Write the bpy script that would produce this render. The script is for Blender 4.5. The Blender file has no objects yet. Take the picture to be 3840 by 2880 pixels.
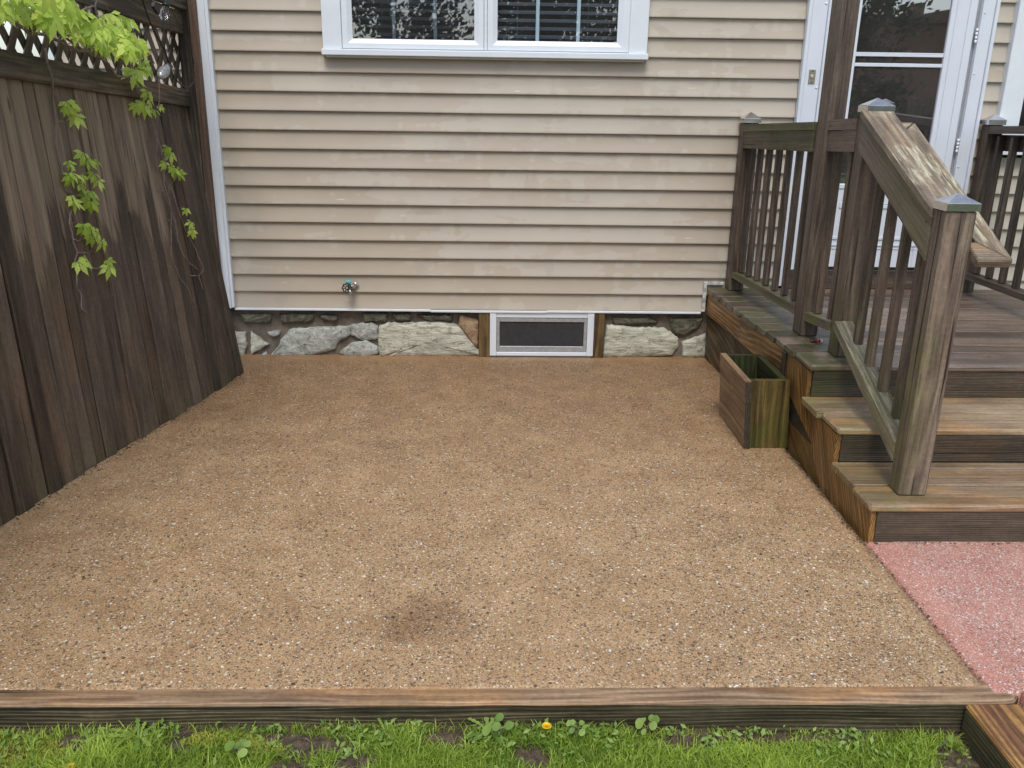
import bpy, math, random, json
from mathutils import Vector as V, Matrix, noise as mnoise
R=math.radians
random.seed(11)
S=bpy.context.scene
COL=S.collection
# ---------------------------------------------------------------- camera, sky, sun, exposure
F_PX=3250.8; PITCH=.322983; ROLL=.014667; YAW=.02856
cam=bpy.data.cameras.new('camera'); camo=bpy.data.objects.new('camera',cam); COL.objects.link(camo)
cam.sensor_fit='HORIZONTAL'; cam.sensor_width=36; cam.lens=F_PX/3840*36; cam.clip_start=.05; cam.clip_end=600
sy,cy=math.sin(YAW),math.cos(YAW)
fw=V((sy*math.cos(PITCH),cy*math.cos(PITCH),-math.sin(PITCH))); rr=V((cy,-sy,0)); uu=rr.cross(fw)
r2=math.cos(ROLL)*rr+math.sin(ROLL)*uu; u2=-math.sin(ROLL)*rr+math.cos(ROLL)*uu
m=Matrix((r2,u2,-fw)).transposed().to_4x4(); m.translation=V((.0371,-5.6637,1.7027)); camo.matrix_world=m
S.camera=camo
W=bpy.data.worlds.new('World'); S.world=W; W.use_nodes=True
nt=W.node_tree; bg=nt.nodes['Background']; sk=nt.nodes.new('ShaderNodeTexSky'); sk.sky_type='NISHITA'; sk.sun_disc=False
SUN_EL,SUN_ROT=R(58),R(188)
sk.sun_elevation=SUN_EL; sk.sun_rotation=SUN_ROT; sk.air_density=1.0; sk.dust_density=1.6; sk.ozone_density=1.0
hs=nt.nodes.new('ShaderNodeHueSaturation'); hs.inputs['Saturation'].default_value=.60
nt.links.new(sk.outputs[0],hs.inputs['Color']); nt.links.new(hs.outputs[0],bg.inputs[0]); bg.inputs[1].default_value=.145
sl=bpy.data.lights.new('sun','SUN'); sl.energy=1.4; sl.angle=R(24); sl.color=(1,.95,.88)
so=bpy.data.objects.new('sun',sl); COL.objects.link(so)
sd=V((math.sin(SUN_ROT)*math.cos(SUN_EL),math.cos(SUN_ROT)*math.cos(SUN_EL),math.sin(SUN_EL)))
so.rotation_euler=sd.to_track_quat('Z','Y').to_euler()
S.view_settings.view_transform='Standard'; S.view_settings.look='None'; S.view_settings.gamma=1; S.view_settings.exposure=.58
S.render.engine='CYCLES'
# ---------------------------------------------------------------- shader helpers
class N:
    def __init__(s,name):
        s.m=bpy.data.materials.new(name); s.m.use_nodes=True; s.t=s.m.node_tree; s.t.nodes.clear()
        s.out=s.t.nodes.new('ShaderNodeOutputMaterial')
    def node(s,t,**kw):
        n=s.t.nodes.new(t)
        for k,v in kw.items(): setattr(n,k,v)
        return n
    def put(s,inp,v):
        if v is None: return
        if isinstance(v,bpy.types.NodeSocket): s.t.links.new(v,inp)
        else:
            if hasattr(inp.default_value,'__len__') and not hasattr(v,'__len__'): v=[v]*len(inp.default_value)
            if hasattr(v,'__len__') and len(v)==3 and len(inp.default_value)==4: v=(*v,1)
            inp.default_value=v
    def pos(s): return s.node('ShaderNodeNewGeometry').outputs['Position']
    def attr(s,n,o='Fac'): return s.node('ShaderNodeAttribute',attribute_name=n).outputs[o]
    def mp(s,v,sc=(1,1,1),loc=(0,0,0),rot=(0,0,0)):
        n=s.node('ShaderNodeMapping'); s.put(n.inputs[0],v); n.inputs[1].default_value=loc; n.inputs[2].default_value=rot; n.inputs[3].default_value=sc; return n.outputs[0]
    def noise(s,v,sc=1,det=3,ro=.5,dis=0,o='Fac'):
        n=s.node('ShaderNodeTexNoise'); s.put(n.inputs['Vector'],v); n.inputs['Scale'].default_value=sc; n.inputs['Detail'].default_value=det; n.inputs['Roughness'].default_value=ro; n.inputs['Distortion'].default_value=dis; return n.outputs[o]
    def voro(s,v,sc=1,o='Distance',feat='F1',rnd=1):
        n=s.node('ShaderNodeTexVoronoi',feature=feat); s.put(n.inputs['Vector'],v); n.inputs['Scale'].default_value=sc
        n.inputs['Randomness'].default_value=rnd; return n if o is None else n.outputs[o]
    def ma(s,op,a,b=None,c=None,clamp=False):
        n=s.node('ShaderNodeMath',operation=op,use_clamp=clamp); s.put(n.inputs[0],a); s.put(n.inputs[1],b)
        if c is not None: s.put(n.inputs[2],c)
        return n.outputs[0]
    def ramp(s,f,stops,interp='LINEAR'):
        n=s.node('ShaderNodeValToRGB'); cr=n.color_ramp; cr.interpolation=interp
        while len(cr.elements)<len(stops): cr.elements.new(.5)
        for e,(p,c) in zip(cr.elements,stops):
            e.position=p; e.color=(*c,1) if hasattr(c,'__len__') else (c,c,c,1)
        s.put(n.inputs[0],f); return n.outputs[0]
    def step(s,f,a,b,t0=0,t1=1):
        n=s.node('ShaderNodeMapRange'); n.interpolation_type='SMOOTHSTEP'
        s.put(n.inputs[0],f); n.inputs[1].default_value=a; n.inputs[2].default_value=b; n.inputs[3].default_value=t0; n.inputs[4].default_value=t1; return n.outputs[0]
    def mix(s,f,a,b,mode='MIX'):
        n=s.node('ShaderNodeMix',data_type='RGBA',blend_type=mode); s.put(n.inputs[0],f); s.put(n.inputs[6],a); s.put(n.inputs[7],b); return n.outputs[2]
    def xyz(s,v):
        n=s.node('ShaderNodeSeparateXYZ'); s.put(n.inputs[0],v); return n.outputs
    def comb(s,x,y,z):
        n=s.node('ShaderNodeCombineXYZ'); s.put(n.inputs[0],x); s.put(n.inputs[1],y); s.put(n.inputs[2],z); return n.outputs[0]
    def bump(s,h,st=.5,d=.003,nrm=None):
        n=s.node('ShaderNodeBump'); n.inputs['Strength'].default_value=st; n.inputs['Distance'].default_value=d; s.put(n.inputs['Height'],h)
        if nrm is not None: s.put(n.inputs['Normal'],nrm)
        return n.outputs[0]
    def pbr(s,col,rough=.6,nrm=None,metal=0,spec=.5,**kw):
        b=s.node('ShaderNodeBsdfPrincipled'); s.put(b.inputs['Base Color'],col); s.put(b.inputs['Roughness'],rough); s.put(b.inputs['Metallic'],metal)
        s.put(b.inputs['Specular IOR Level'],spec)
        if nrm is not None: s.put(b.inputs['Normal'],nrm)
        for k,v in kw.items(): s.put(b.inputs[k],v)
        s.t.links.new(b.outputs[0],s.out.inputs[0]); return s.m
def plain(name,col,rough=.5,metal=0,var=.12,vs=9,spec=.5,bs=0,bsc=60):
    n=N(name); p=n.pos(); f=n.noise(p,vs,4,.6)
    c=n.mix(1,col,n.ramp(f,[(.3,1-var),(.7,1+0*var)]),'MULTIPLY')
    nr=n.bump(n.noise(p,bsc,3),bs,.002) if bs else None
    return n.pbr(c,rough,nr,metal,spec)
def wood(name,dk,md,lt,green=0.0,gcol=(.07,.10,.02),rough=.55,ring=.30,crack=.6,blotch=.35,warm=None,warmth=0,lich=0,bump=.7,spec=.4,dry=None,pitch=.009):
    n=N(name); g=n.attr('gp','Vector'); tone=n.attr('tone'); alg=n.attr('alg'); P=n.pos()
    gx,gy,gz=n.xyz(g)
    n1=n.noise(n.mp(g,(1.3,70,70)),1,5,.65,.2)
    n0=n.noise(n.mp(g,(1.1,13,13)),1,5,.6,.2)
    n2=n.noise(n.mp(g,(7,330,330)),1,2,.5)
    n3=n.noise(n.mp(g,(.8,4.5,4.5)),1,2,.4)
    K=6.283/pitch
    ph=n.ma('ADD',n.ma('MULTIPLY',gy,K),n.ma('ADD',n.ma('MULTIPLY',gz,K*.6),n.ma('ADD',n.ma('MULTIPLY',n3,32),n.ma('MULTIPLY',n0,16))))
    rg=n.ma('POWER',n.ma('ADD',n.ma('MULTIPLY',n.ma('SINE',ph),.5),.5),1.6)
    rg=n.ma('MULTIPLY',rg,n.ramp(n0,[(.3,.55),(.6,1)]))
    f=n.ma('ADD',n.ma('MULTIPLY',n1,.46-.25*ring),n.ma('ADD',n.ma('MULTIPLY',n2,.20),n.ma('ADD',n.ma('MULTIPLY',n0,.34-.05*ring),n.ma('MULTIPLY',rg,.42*ring))))
    f=n.ma('ADD',f,n.ma('MULTIPLY',n.ma('SUBTRACT',tone,.5),.19))
    c=n.ramp(f,[(.37,dk),(.50,md),(.63,lt)])
    if warm is not None:
        wm=n.step(n.noise(n.mp(g,(1.3,6,6),(3,1,7)),1,5,.65),.47,.64,0,warmth); c=n.mix(wm,c,n.mix(1,warm,n.ramp(f,[(.32,.40),(.68,1.4)]),'MULTIPLY'))
    bl=n.noise(n.mp(g,(2.2,6,6),(9,3,1)),1,5,.68)
    c=n.mix(blotch,c,n.mix(1,c,n.ramp(bl,[(.35,.30),(.62,1.3)]),'MULTIPLY'))
    c=n.mix(1,c,n.ramp(n.noise(P,55,4,.7),[(.3,.80),(.7,1.18)]),'MULTIPLY')
    if dry is not None:      # dried zones above a ragged wet line, board by board
        x,y,z=n.xyz(P)
        w=n.ma('ADD',n.noise(n.comb(0,n.ma('MULTIPLY',n.ma('ADD',y,n.ma('MULTIPLY',z,.08)),22),n.ma('MULTIPLY',z,.7)),1,4,.65),n.ma('MULTIPLY',tone,.55))
        fade=n.step(y,-.30,-.95)
        md_=n.ma('MULTIPLY',n.step(n.ma('ADD',z,n.ma('MULTIPLY',w,.75)),1.72,1.78),n.ma('MULTIPLY',fade,n.step(n.noise(n.mp(g,(1,14,14)),1,4),.36,.56,.35,.95)))
        c=n.mix(md_,c,n.mix(1,dry,n.ramp(f,[(.35,.5),(.66,1.5)]),'MULTIPLY'))
    gm=n.ma('MULTIPLY',n.ma('ADD',alg,green,clamp=True),n.step(n.noise(n.mp(P,(7,7,7)),1,6,.68),.36,.60))
    c=n.mix(n.ma('MULTIPLY',gm,.9),c,n.mix(1,gcol,n.ramp(f,[(.32,.45),(.68,1.7)]),'MULTIPLY'))
    if lich:
        ln=n.ma('MULTIPLY',n.step(n.noise(n.mp(g,(6,62,62),(5,5,5)),1,5,.7),.46,.62),n.step(n.noise(n.mp(P,(3.5,3.5,3.5)),1,3),.42,.56))
        c=n.mix(n.ma('MULTIPLY',ln,lich),c,(.58,.56,.40))
    cr=n.step(n.noise(n.mp(g,(.8,52,52),(2,8,4)),1,3,.5,.15),.655,.70)
    kn=n.voro(n.mp(g,(2.1,9,9)),1,None); kd=n.step(kn.outputs['Distance'],.10,.04)
    kd=n.ma('MULTIPLY',kd,n.ma('GREATER_THAN',n.xyz(kn.outputs['Color'])[0],.70))
    c=n.mix(n.ma('MULTIPLY',cr,crack),c,(.012,.009,.006))
    c=n.mix(n.ma('MULTIPLY',kd,.7),c,(.02,.013,.008))
    h=n.ma('SUBTRACT',n.ma('ADD',n.ma('ADD',n.ma('MULTIPLY',n1,.5),n.ma('MULTIPLY',rg,.25*ring)),n.ma('MULTIPLY',n2,.35)),n.ma('MULTIPLY',cr,crack*1.4))
    ro=n.ma('ADD',n.ma('MULTIPLY',n.noise(P,6,4),.4),rough-.2)
    return n.pbr(c,ro,n.bump(h,bump,.005),0,spec)
# ---------------------------------------------------------------- mesh builder
class MB:
    def __init__(s): s.v=[];s.f=[];s.gp=[];s.to=[];s.al=[];s.mi=[];s.sm=[]
    def add(s,vs,fs,grain=(0,0,1),tone=None,alg=0,mat=0,smooth=False,off=None):
        b=len(s.v); g=V(grain).normalized(); a=g.orthogonal().normalized(); c=g.cross(a)
        off=off or V((random.uniform(-50,50),random.uniform(-50,50),random.uniform(-50,50)))
        t=random.random() if tone is None else tone
        for p in vs:
            p=V(p); s.v.append(p); s.gp.append((p.dot(g)+off.x,p.dot(a)+off.y,p.dot(c)+off.z)); s.to.append(t); s.al.append(alg(p) if callable(alg) else alg)
        for f in fs: s.f.append([b+i for i in f]); s.mi.append(mat); s.sm.append(smooth)
    def beam(s,p0,p1,w,h,up=(0,0,1),bev=.004,seg=1,grain=None,jit=0,**k):
        p0,p1=V(p0),V(p1); d=(p1-p0); L=d.length; d.normalize(); up=V(up); sd=d.cross(up).normalized(); up=sd.cross(d).normalized()
        bev=min(bev,w*.3,h*.3); W2,H2=w/2,h/2
        ring=[(-W2+bev,-H2),(W2-bev,-H2),(W2,-H2+bev),(W2,H2-bev),(W2-bev,H2),(-W2+bev,H2),(-W2,H2-bev),(-W2,-H2+bev)]
        st=[(0,1)]+[(bev+(L-2*bev)*i/seg,0) for i in range(seg+1)]+[(L,1)]
        vs=[];fs=[]
        for i,(t,cap) in enumerate(st):
            kx=(W2-bev)/W2 if cap else 1; ky=(H2-bev)/H2 if cap else 1
            jx=random.uniform(-jit,jit) if (jit and not cap) else 0; jy=random.uniform(-jit,jit) if (jit and not cap) else 0
            for (x,y) in ring: vs.append(p0+d*t+sd*(x*kx+jx)+up*(y*ky+jy))
        n=len(st)
        for i in range(n-1):
            for j in range(8): fs.append([i*8+j,i*8+(j+1)%8,(i+1)*8+(j+1)%8,(i+1)*8+j])
        fs.append(list(range(7,-1,-1))); fs.append([(n-1)*8+j for j in range(8)])
        s.add(vs,fs,grain or d,**k)
    def box(s,x0,x1,y0,y1,z0,z1,bev=.003,grain='x',**k):
        c=V(((x0+x1)/2,(y0+y1)/2,(z0+z1)/2))
        if grain=='x': s.beam((x0,c.y,c.z),(x1,c.y,c.z),y1-y0,z1-z0,bev=bev,**k)
        elif grain=='y': s.beam((c.x,y0,c.z),(c.x,y1,c.z),x1-x0,z1-z0,bev=bev,**k)
        else: s.beam((c.x,c.y,z0),(c.x,c.y,z1),x1-x0,y1-y0,up=(0,1,0),bev=bev,**k)
    def prism(s,poly,ext,grain,**k):
        poly=[V(p) for p in poly]; e=V(ext); n=len(poly)
        s.add(poly+[p+e for p in poly],[list(range(n-1,-1,-1)),[n+i for i in range(n)]]+[[i,(i+1)%n,n+(i+1)%n,n+i] for i in range(n)],grain,**k)
    def tube(s,path,r,n=6,**k):
        path=[V(p) for p in path]; vs=[];fs=[];m=len(path)
        for i,p in enumerate(path):
            t=(path[min(i+1,m-1)]-path[max(i-1,0)]).normalized(); a=t.orthogonal().normalized() if i==0 else (a-t*a.dot(t)).normalized(); b=t.cross(a)
            rr_=r[i] if hasattr(r,'__len__') else r
            for j in range(n): an=2*math.pi*j/n; vs.append(p+(a*math.cos(an)+b*math.sin(an))*rr_)
        for i in range(m-1):
            for j in range(n): fs.append([i*n+j,i*n+(j+1)%n,(i+1)*n+(j+1)%n,(i+1)*n+j])
        fs.append(list(range(n-1,-1,-1))); fs.append([(m-1)*n+j for j in range(n)])
        s.add(vs,fs,(0,0,1),smooth=True,**k)
    def lathe(s,prof,c,axis=(0,0,1),n=20,**k):
        ax=V(axis).normalized(); a=ax.orthogonal().normalized(); b=ax.cross(a); c=V(c); vs=[];fs=[]
        for (r,h) in prof:
            for j in range(n): an=2*math.pi*j/n; vs.append(c+ax*h+(a*math.cos(an)+b*math.sin(an))*max(r,1e-5))
        for i in range(len(prof)-1):
            for j in range(n): fs.append([i*n+j,i*n+(j+1)%n,(i+1)*n+(j+1)%n,(i+1)*n+j])
        s.add(vs,fs,(0,0,1),smooth=True,**k)
    def build(s,name,mats,parent=None,merge=False):
        me=bpy.data.meshes.new(name); me.from_pydata([tuple(p) for p in s.v],[],s.f)
        mats=mats if isinstance(mats,(list,tuple)) else [mats]
        for m in mats: me.materials.append(m)
        me.polygons.foreach_set('material_index',s.mi); me.polygons.foreach_set('use_smooth',s.sm)
        a=me.attributes.new('gp','FLOAT_VECTOR','POINT'); a.data.foreach_set('vector',[c for g in s.gp for c in g])
        a=me.attributes.new('tone','FLOAT','POINT'); a.data.foreach_set('value',s.to)
        a=me.attributes.new('alg','FLOAT','POINT'); a.data.foreach_set('value',s.al)
        import bmesh
        bm=bmesh.new(); bm.from_mesh(me); bmesh.ops.recalc_face_normals(bm,faces=bm.faces); bm.to_mesh(me); bm.free()
        o=bpy.data.objects.new(name,me); COL.objects.link(o)
        if parent is not None: o.parent=parent; o.matrix_parent_inverse=Matrix.Translation(-parent.location)
        return o
def empty(name,loc,label,cat,group=None):
    o=bpy.data.objects.new(name,None); COL.objects.link(o); o.location=loc; o.empty_display_size=.1; o['label']=label; o['category']=cat
    if group: o['group']=group
    return o
def tag(o,label=None,cat=None,group=None,kind=None):
    for k,v in (('label',label),('category',cat),('group',group),('kind',kind)):
        if v: o[k]=v
    return o
def lerp(a,b,t): return a+(b-a)*t
def pw(x,xs,ys):
    if x<=xs[0]: return ys[0]
    for i in range(len(xs)-1):
        if x<=xs[i+1]: return lerp(ys[i],ys[i+1],(x-xs[i])/(xs[i+1]-xs[i]))
    return ys[-1]
# ---------------------------------------------------------------- materials
def aggregate(name,base,base2,stones,dens,red=False):
    n=N(name); P=n.pos(); x,y,z=n.xyz(P)
    wob=n.mix(1,P,n.mix(1,n.noise(P,85,2,.5,0,'Color'),(.010,.010,.010),'MULTIPLY'),'ADD')
    q=n.mp(wob,(1,1,0))
    big=n.noise(P,2.1,5,.62); mid=n.noise(P,8,5,.65)
    dn=n.ma('ADD',n.ma('ADD',n.ma('MULTIPLY',big,.45),n.ma('MULTIPLY',mid,.65)),dens)
    if not red:
        dn=n.ma('SUBTRACT',dn,n.step(n.ma('ADD',y,n.ma('MULTIPLY',mid,.1)),-.12,.02,0,.7)); dn=n.ma('SUBTRACT',dn,n.step(n.ma('ADD',x,n.ma('MULTIPLY',mid,.25)),-1.30,-1.70,0,.30))
        edge=n.step(n.ma('ADD',x,n.ma('MULTIPLY',mid,.12)),1.54,1.62,0,.45); dn=n.ma('SUBTRACT',dn,edge)
        dn=n.ma('ADD',dn,n.ma('MULTIPLY',n.step(x,.0,1.2,0,.16),n.step(y,-1.4,-3.0)))
    else:
        dn=n.ma('SUBTRACT',dn,n.step(n.ma('ADD',x,n.ma('MULTIPLY',mid,.06)),1.725,1.67,0,.50))
    grain=n.noise(P,300,3,.65)
    c=n.mix(n.step(n.noise(P,5,5,.65),.35,.65),base,base2)
    c=n.mix(1,c,n.ramp(grain,[(.28,.50),(.5,1.0),(.72,1.5)]),'MULTIPLY')
    h=n.ma('MULTIPLY',grain,.4)
    for sc,thr,rad in (((200,.25,.50),(125,.42,.46),(80,.85,.42)) if red else ((170,.12,.50),(105,.24,.48),(68,.66,.44),(42,1.10,.30))):
        vo=n.voro(q,sc,None); cr=n.xyz(vo.outputs['Color'])
        lim=n.ma('MULTIPLY',n.ma('ADD',n.ma('MULTIPLY',cr[1],.45),.55),rad)
        m_=n.step(n.ma('SUBTRACT',lim,vo.outputs['Distance']),-.04,.04)
        pres=n.ma('GREATER_THAN',n.ma('ADD',cr[2],dn),1.0+thr)
        m_=n.ma('MULTIPLY',m_,pres)
        sc_=n.ramp(cr[0],stones,'CONSTANT')
        rim=n.ma('MULTIPLY',n.ma('MULTIPLY',n.step(n.ma('SUBTRACT',lim,vo.outputs['Distance']),-.16,-.03),pres),.45)
        c=n.mix(rim,c,n.mix(1,c,(.38,.33,.28),'MULTIPLY'))
        c=n.mix(n.ma('MULTIPLY',m_,.86),c,sc_); h=n.ma('ADD',h,n.ma('MULTIPLY',m_,.5))
    pit=n.step(n.noise(P,115,2,.6),.60,.66); c=n.mix(n.ma('MULTIPLY',pit,.7),c,(.07,.045,.028))
    if not red:
        wet=n.ma('MULTIPLY',n.step(n.ma('ADD',n.ma('ADD',y,n.ma('MULTIPLY',big,1.8)),n.ma('MULTIPLY',n.ma('SUBTRACT',mid,.5),1.8)),-1.9,.8),.72)  # damp tone plus shading toward the house wall, both painted into the colour
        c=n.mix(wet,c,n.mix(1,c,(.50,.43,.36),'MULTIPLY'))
        stn=n.ma('SUBTRACT',1,n.ma('POWER',n.ma('ADD',n.ma('POWER',n.ma('MULTIPLY',n.ma('ADD',x,.18),4.4),2),n.ma('POWER',n.ma('MULTIPLY',n.ma('ADD',y,3.13),5.0),2)),.5))
        stn=n.step(n.ma('ADD',stn,n.ma('MULTIPLY',n.ma('SUBTRACT',mid,.5),1.2)),.0,.55,0,.55)
        c=n.mix(stn,c,n.mix(1,c,(.55,.47,.42),'MULTIPLY'))
        pt=n.step(n.noise(P,2.6,6,.68,.4),.50,.64,0,.20); c=n.mix(pt,c,n.mix(1,c,(.62,.54,.47),'MULTIPLY'))
    return n.pbr(c,n.ma('ADD',n.ma('MULTIPLY',mid,.3),.36),n.bump(h,.8,.005),0,.45)
M={}
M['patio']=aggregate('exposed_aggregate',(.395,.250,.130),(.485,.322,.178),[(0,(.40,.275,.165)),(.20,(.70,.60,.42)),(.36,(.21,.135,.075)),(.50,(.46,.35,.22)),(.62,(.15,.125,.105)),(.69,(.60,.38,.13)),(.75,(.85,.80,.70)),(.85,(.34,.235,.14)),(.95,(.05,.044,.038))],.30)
M['red']=aggregate('red_aggregate',(.47,.215,.165),(.54,.27,.21),[(0,(.62,.38,.32)),(.15,(.74,.60,.54)),(.38,(.86,.80,.77)),(.70,(.50,.25,.19)),(.85,(.68,.55,.50)),(.95,(.34,.17,.13))],.52,True)
M['fence']=wood('fence_wood',(.038,.028,.021),(.080,.059,.043),(.155,.116,.085),green=.02,ring=.25,crack=.6,rough=.6,blotch=.32,dry=(.215,.162,.115),spec=.35,warm=(.15,.092,.055),warmth=.6)
M['fence_rail']=wood('fence_rail_wood',(.028,.022,.017),(.070,.053,.041),(.145,.11,.082),green=.03,ring=.3,blotch=.7,rough=.62,spec=.35,warm=(.17,.115,.078),warmth=.6)
M['rail']=wood('stained_rail_wood',(.038,.028,.021),(.100,.074,.056),(.195,.148,.110),green=.0,ring=.25,rough=.5,blotch=.45,warm=(.13,.085,.06),warmth=.5,crack=.8)
M['newel']=wood('weathered_post_wood',(.060,.045,.034),(.140,.107,.082),(.25,.20,.15),green=.0,gcol=(.15,.155,.05),ring=.3,rough=.55,blotch=.45,crack=.9,pitch=.011,warm=(.17,.11,.085),warmth=.5)
M['cap']=wood('lichen_handrail_wood',(.10,.078,.055),(.20,.155,.11),(.33,.265,.185),green=.03,gcol=(.16,.17,.06),ring=.35,rough=.5,blotch=.4,lich=.8,warm=(.26,.145,.055),warmth=.55,crack=.6)
M['lowrail']=wood('grey_green_lower_rail',(.085,.072,.052),(.17,.15,.108),(.30,.27,.20),green=.12,gcol=(.14,.15,.05),ring=.3,rough=.5,blotch=.4,lich=.25,warm=(.28,.18,.09),warmth=.5)
M['sideboard']=wood('grey_handrail_wood',(.080,.063,.048),(.155,.125,.097),(.25,.21,.165),green=.0,gcol=(.125,.13,.04),ring=.3,rough=.6,blotch=.4)
M['floor']=wood('deck_floor_wood',(.058,.042,.034),(.130,.096,.076),(.235,.185,.148),green=0,gcol=(.052,.060,.026),ring=.3,rough=.34,blotch=.4,warm=(.22,.135,.075),warmth=.45,spec=.6)
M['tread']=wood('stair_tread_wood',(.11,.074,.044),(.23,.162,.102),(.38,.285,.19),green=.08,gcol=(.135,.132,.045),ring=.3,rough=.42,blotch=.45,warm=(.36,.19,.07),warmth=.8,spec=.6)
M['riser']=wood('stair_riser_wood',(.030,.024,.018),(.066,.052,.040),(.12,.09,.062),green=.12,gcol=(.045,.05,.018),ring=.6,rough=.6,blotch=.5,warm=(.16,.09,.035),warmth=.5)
M['skirt']=wood('wet_orange_wood',(.060,.030,.010),(.185,.095,.029),(.35,.195,.062),green=.06,gcol=(.085,.075,.018),ring=.5,rough=.42,blotch=.5,warm=(.135,.082,.05),warmth=.5,crack=.4)
M['panel']=wood('wet_plywood',(.028,.018,.009),(.078,.048,.022),(.17,.108,.045),green=.10,gcol=(.06,.05,.014),ring=.45,rough=.5,blotch=.8,crack=.3,pitch=.02)
M['plant_side']=wood('planter_side_wood',(.12,.075,.040),(.235,.15,.085),(.35,.235,.14),green=.0,ring=.25,rough=.5,blotch=.5,crack=.5)
M['plant_front']=wood('planter_front_wood',(.030,.022,.007),(.085,.060,.018),(.17,.115,.038),green=.05,gcol=(.060,.066,.012),ring=.4,rough=.5,blotch=.6,crack=.6,pitch=.016)
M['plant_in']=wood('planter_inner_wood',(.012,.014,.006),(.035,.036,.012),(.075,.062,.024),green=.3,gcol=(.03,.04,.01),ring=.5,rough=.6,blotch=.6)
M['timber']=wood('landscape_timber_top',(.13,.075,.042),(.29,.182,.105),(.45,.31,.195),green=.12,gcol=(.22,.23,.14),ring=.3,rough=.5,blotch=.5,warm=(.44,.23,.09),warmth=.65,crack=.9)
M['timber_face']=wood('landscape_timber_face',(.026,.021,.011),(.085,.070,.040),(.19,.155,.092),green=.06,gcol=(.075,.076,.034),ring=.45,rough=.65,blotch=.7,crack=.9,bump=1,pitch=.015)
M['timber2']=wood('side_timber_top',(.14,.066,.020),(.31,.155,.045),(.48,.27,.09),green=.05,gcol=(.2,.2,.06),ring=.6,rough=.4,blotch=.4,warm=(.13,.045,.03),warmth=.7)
# siding
n=N('vinyl_siding'); P=n.pos(); x,y,z=n.xyz(P)
cid=n.ma('FLOOR',n.ma('DIVIDE',n.ma('SUBTRACT',z,.32603),.1143))
q=n.comb(n.ma('MULTIPLY',x,1.7),n.ma('MULTIPLY',cid,5.37),n.ma('MULTIPLY',z,11))
b1=n.noise(q,1,2,.5,.5); drip=n.noise(n.comb(n.ma('MULTIPLY',x,13),n.ma('MULTIPLY',cid,.9),n.ma('MULTIPLY',z,1.6)),1,1,.5)
b2=n.noise(n.comb(n.ma('MULTIPLY',x,1.0),n.ma('MULTIPLY',cid,.30),z),1,2,.5)
k=n.ma('ADD',n.ma('ADD',n.ma('MULTIPLY',b1,.42),n.ma('MULTIPLY',drip,.24)),n.ma('MULTIPLY',b2,.50))
k=n.ma('ADD',k,n.step(x,-.5,.9,-.025,.035))
mk=n.step(k,.595,.616)
c=n.mix(n.ma('MULTIPLY',mk,.75),(.425,.370,.298),(.470,.430,.362))
b3=n.noise(n.comb(n.ma('MULTIPLY',x,1.5),n.ma('MULTIPLY',cid,2.9),n.ma('MULTIPLY',z,6)),1,3,.5,.3); c=n.mix(n.step(b3,.42,.66,0,.35),c,(.452,.412,.345))
k2=n.noise(n.comb(n.ma('MULTIPLY',x,6),n.ma('MULTIPLY',cid,9.1),n.ma('MULTIPLY',z,14)),1,1,.5,.5)
c=n.mix(n.step(k2,.75,.77,0,.22),c,(.52,.505,.47))
k4=n.noise(n.comb(n.ma('MULTIPLY',x,4.2),n.ma('MULTIPLY',cid,3.7),n.ma('MULTIPLY',z,5)),1,1,.5,.7); c=n.mix(n.step(k4,.70,.72,0,.28),c,(.350,.316,.262))
spk=n.step(n.noise(n.comb(n.ma('MULTIPLY',x,7),n.ma('MULTIPLY',cid,4.7),n.ma('MULTIPLY',z,75)),1,2,.5),.755,.79,0,.6); c=n.mix(spk,c,(.74,.72,.67))
c=n.mix(1,c,n.ramp(n.noise(P,3,4,.6),[(.3,.95),(.7,1.03)]),'MULTIPLY')
M['siding']=n.pbr(c,n.ma('ADD',n.ma('MULTIPLY',mk,.1),.42),n.bump(n.noise(n.mp(P,(18,18,260)),1,2),.12,.001),0,.4)
M['white']=plain('white_vinyl',(.70,.75,.80),.35,var=.05)
M['white_dirty']=plain('flaking_white_strip',(.72,.71,.68),.6,var=.75,vs=34)
M['steel']=plain('polished_steel_cap',(.80,.79,.79),.24,1,var=.25,vs=22)
M['dark']=plain('dark_interior',(.022,.020,.018),.8)
M['blind']=plain('window_blind',(.30,.32,.37),.6)
M['hall']=plain('hall_wall',(.20,.145,.11),.8)
M['black']=plain('black_plastic',(.015,.016,.018),.4)
M['door_white']=plain('white_door_paint',(.66,.71,.78),.3,var=.04)
M['alu']=plain('grey_aluminium',(.45,.46,.47),.4,.3,var=.3,vs=40)
M['screen']=plain('dark_insect_screen',(.035,.036,.040),.75,var=.4,vs=30)
M['bell']=plain('nickel_bell_plate',(.42,.39,.31),.35,.7)
M['brass']=plain('bell_button',(.55,.50,.35),.25,.6)
M['chrome']=plain('worn_chrome',(.6,.58,.53),.3,.8,var=.3,vs=80)
M['wheel']=plain('dark_handle',(.03,.045,.042),.35,.2,var=.6,vs=120)
M['teal']=plain('teal_cap',(.10,.55,.56),.35,var=.3,vs=60)
M['mortar']=plain('grey_brown_mortar',(.19,.16,.125),.9,var=.6,vs=14,bs=1,bsc=70)
M['cable']=plain('black_cable',(.012,.012,.014),.45)
M['stem']=plain('brown_vine_stem',(.27,.20,.18),.7,var=.5,vs=30)
M['balm']=plain('balm_tube',(.075,.012,.016),.3)
M['balm_red']=plain('balm_badge',(.75,.08,.04),.4)
M['balm_cap']=plain('balm_cap_white',(.75,.72,.66),.35)
M['brick']=plain('brown_brick_wall',(.27,.15,.095),.85,var=.3,vs=3)
M['roof']=plain('brown_roof',(.22,.125,.085),.85,var=.3,vs=2)
M['bark']=plain('tree_bark',(.06,.045,.035),.9,var=.4,vs=12)
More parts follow.
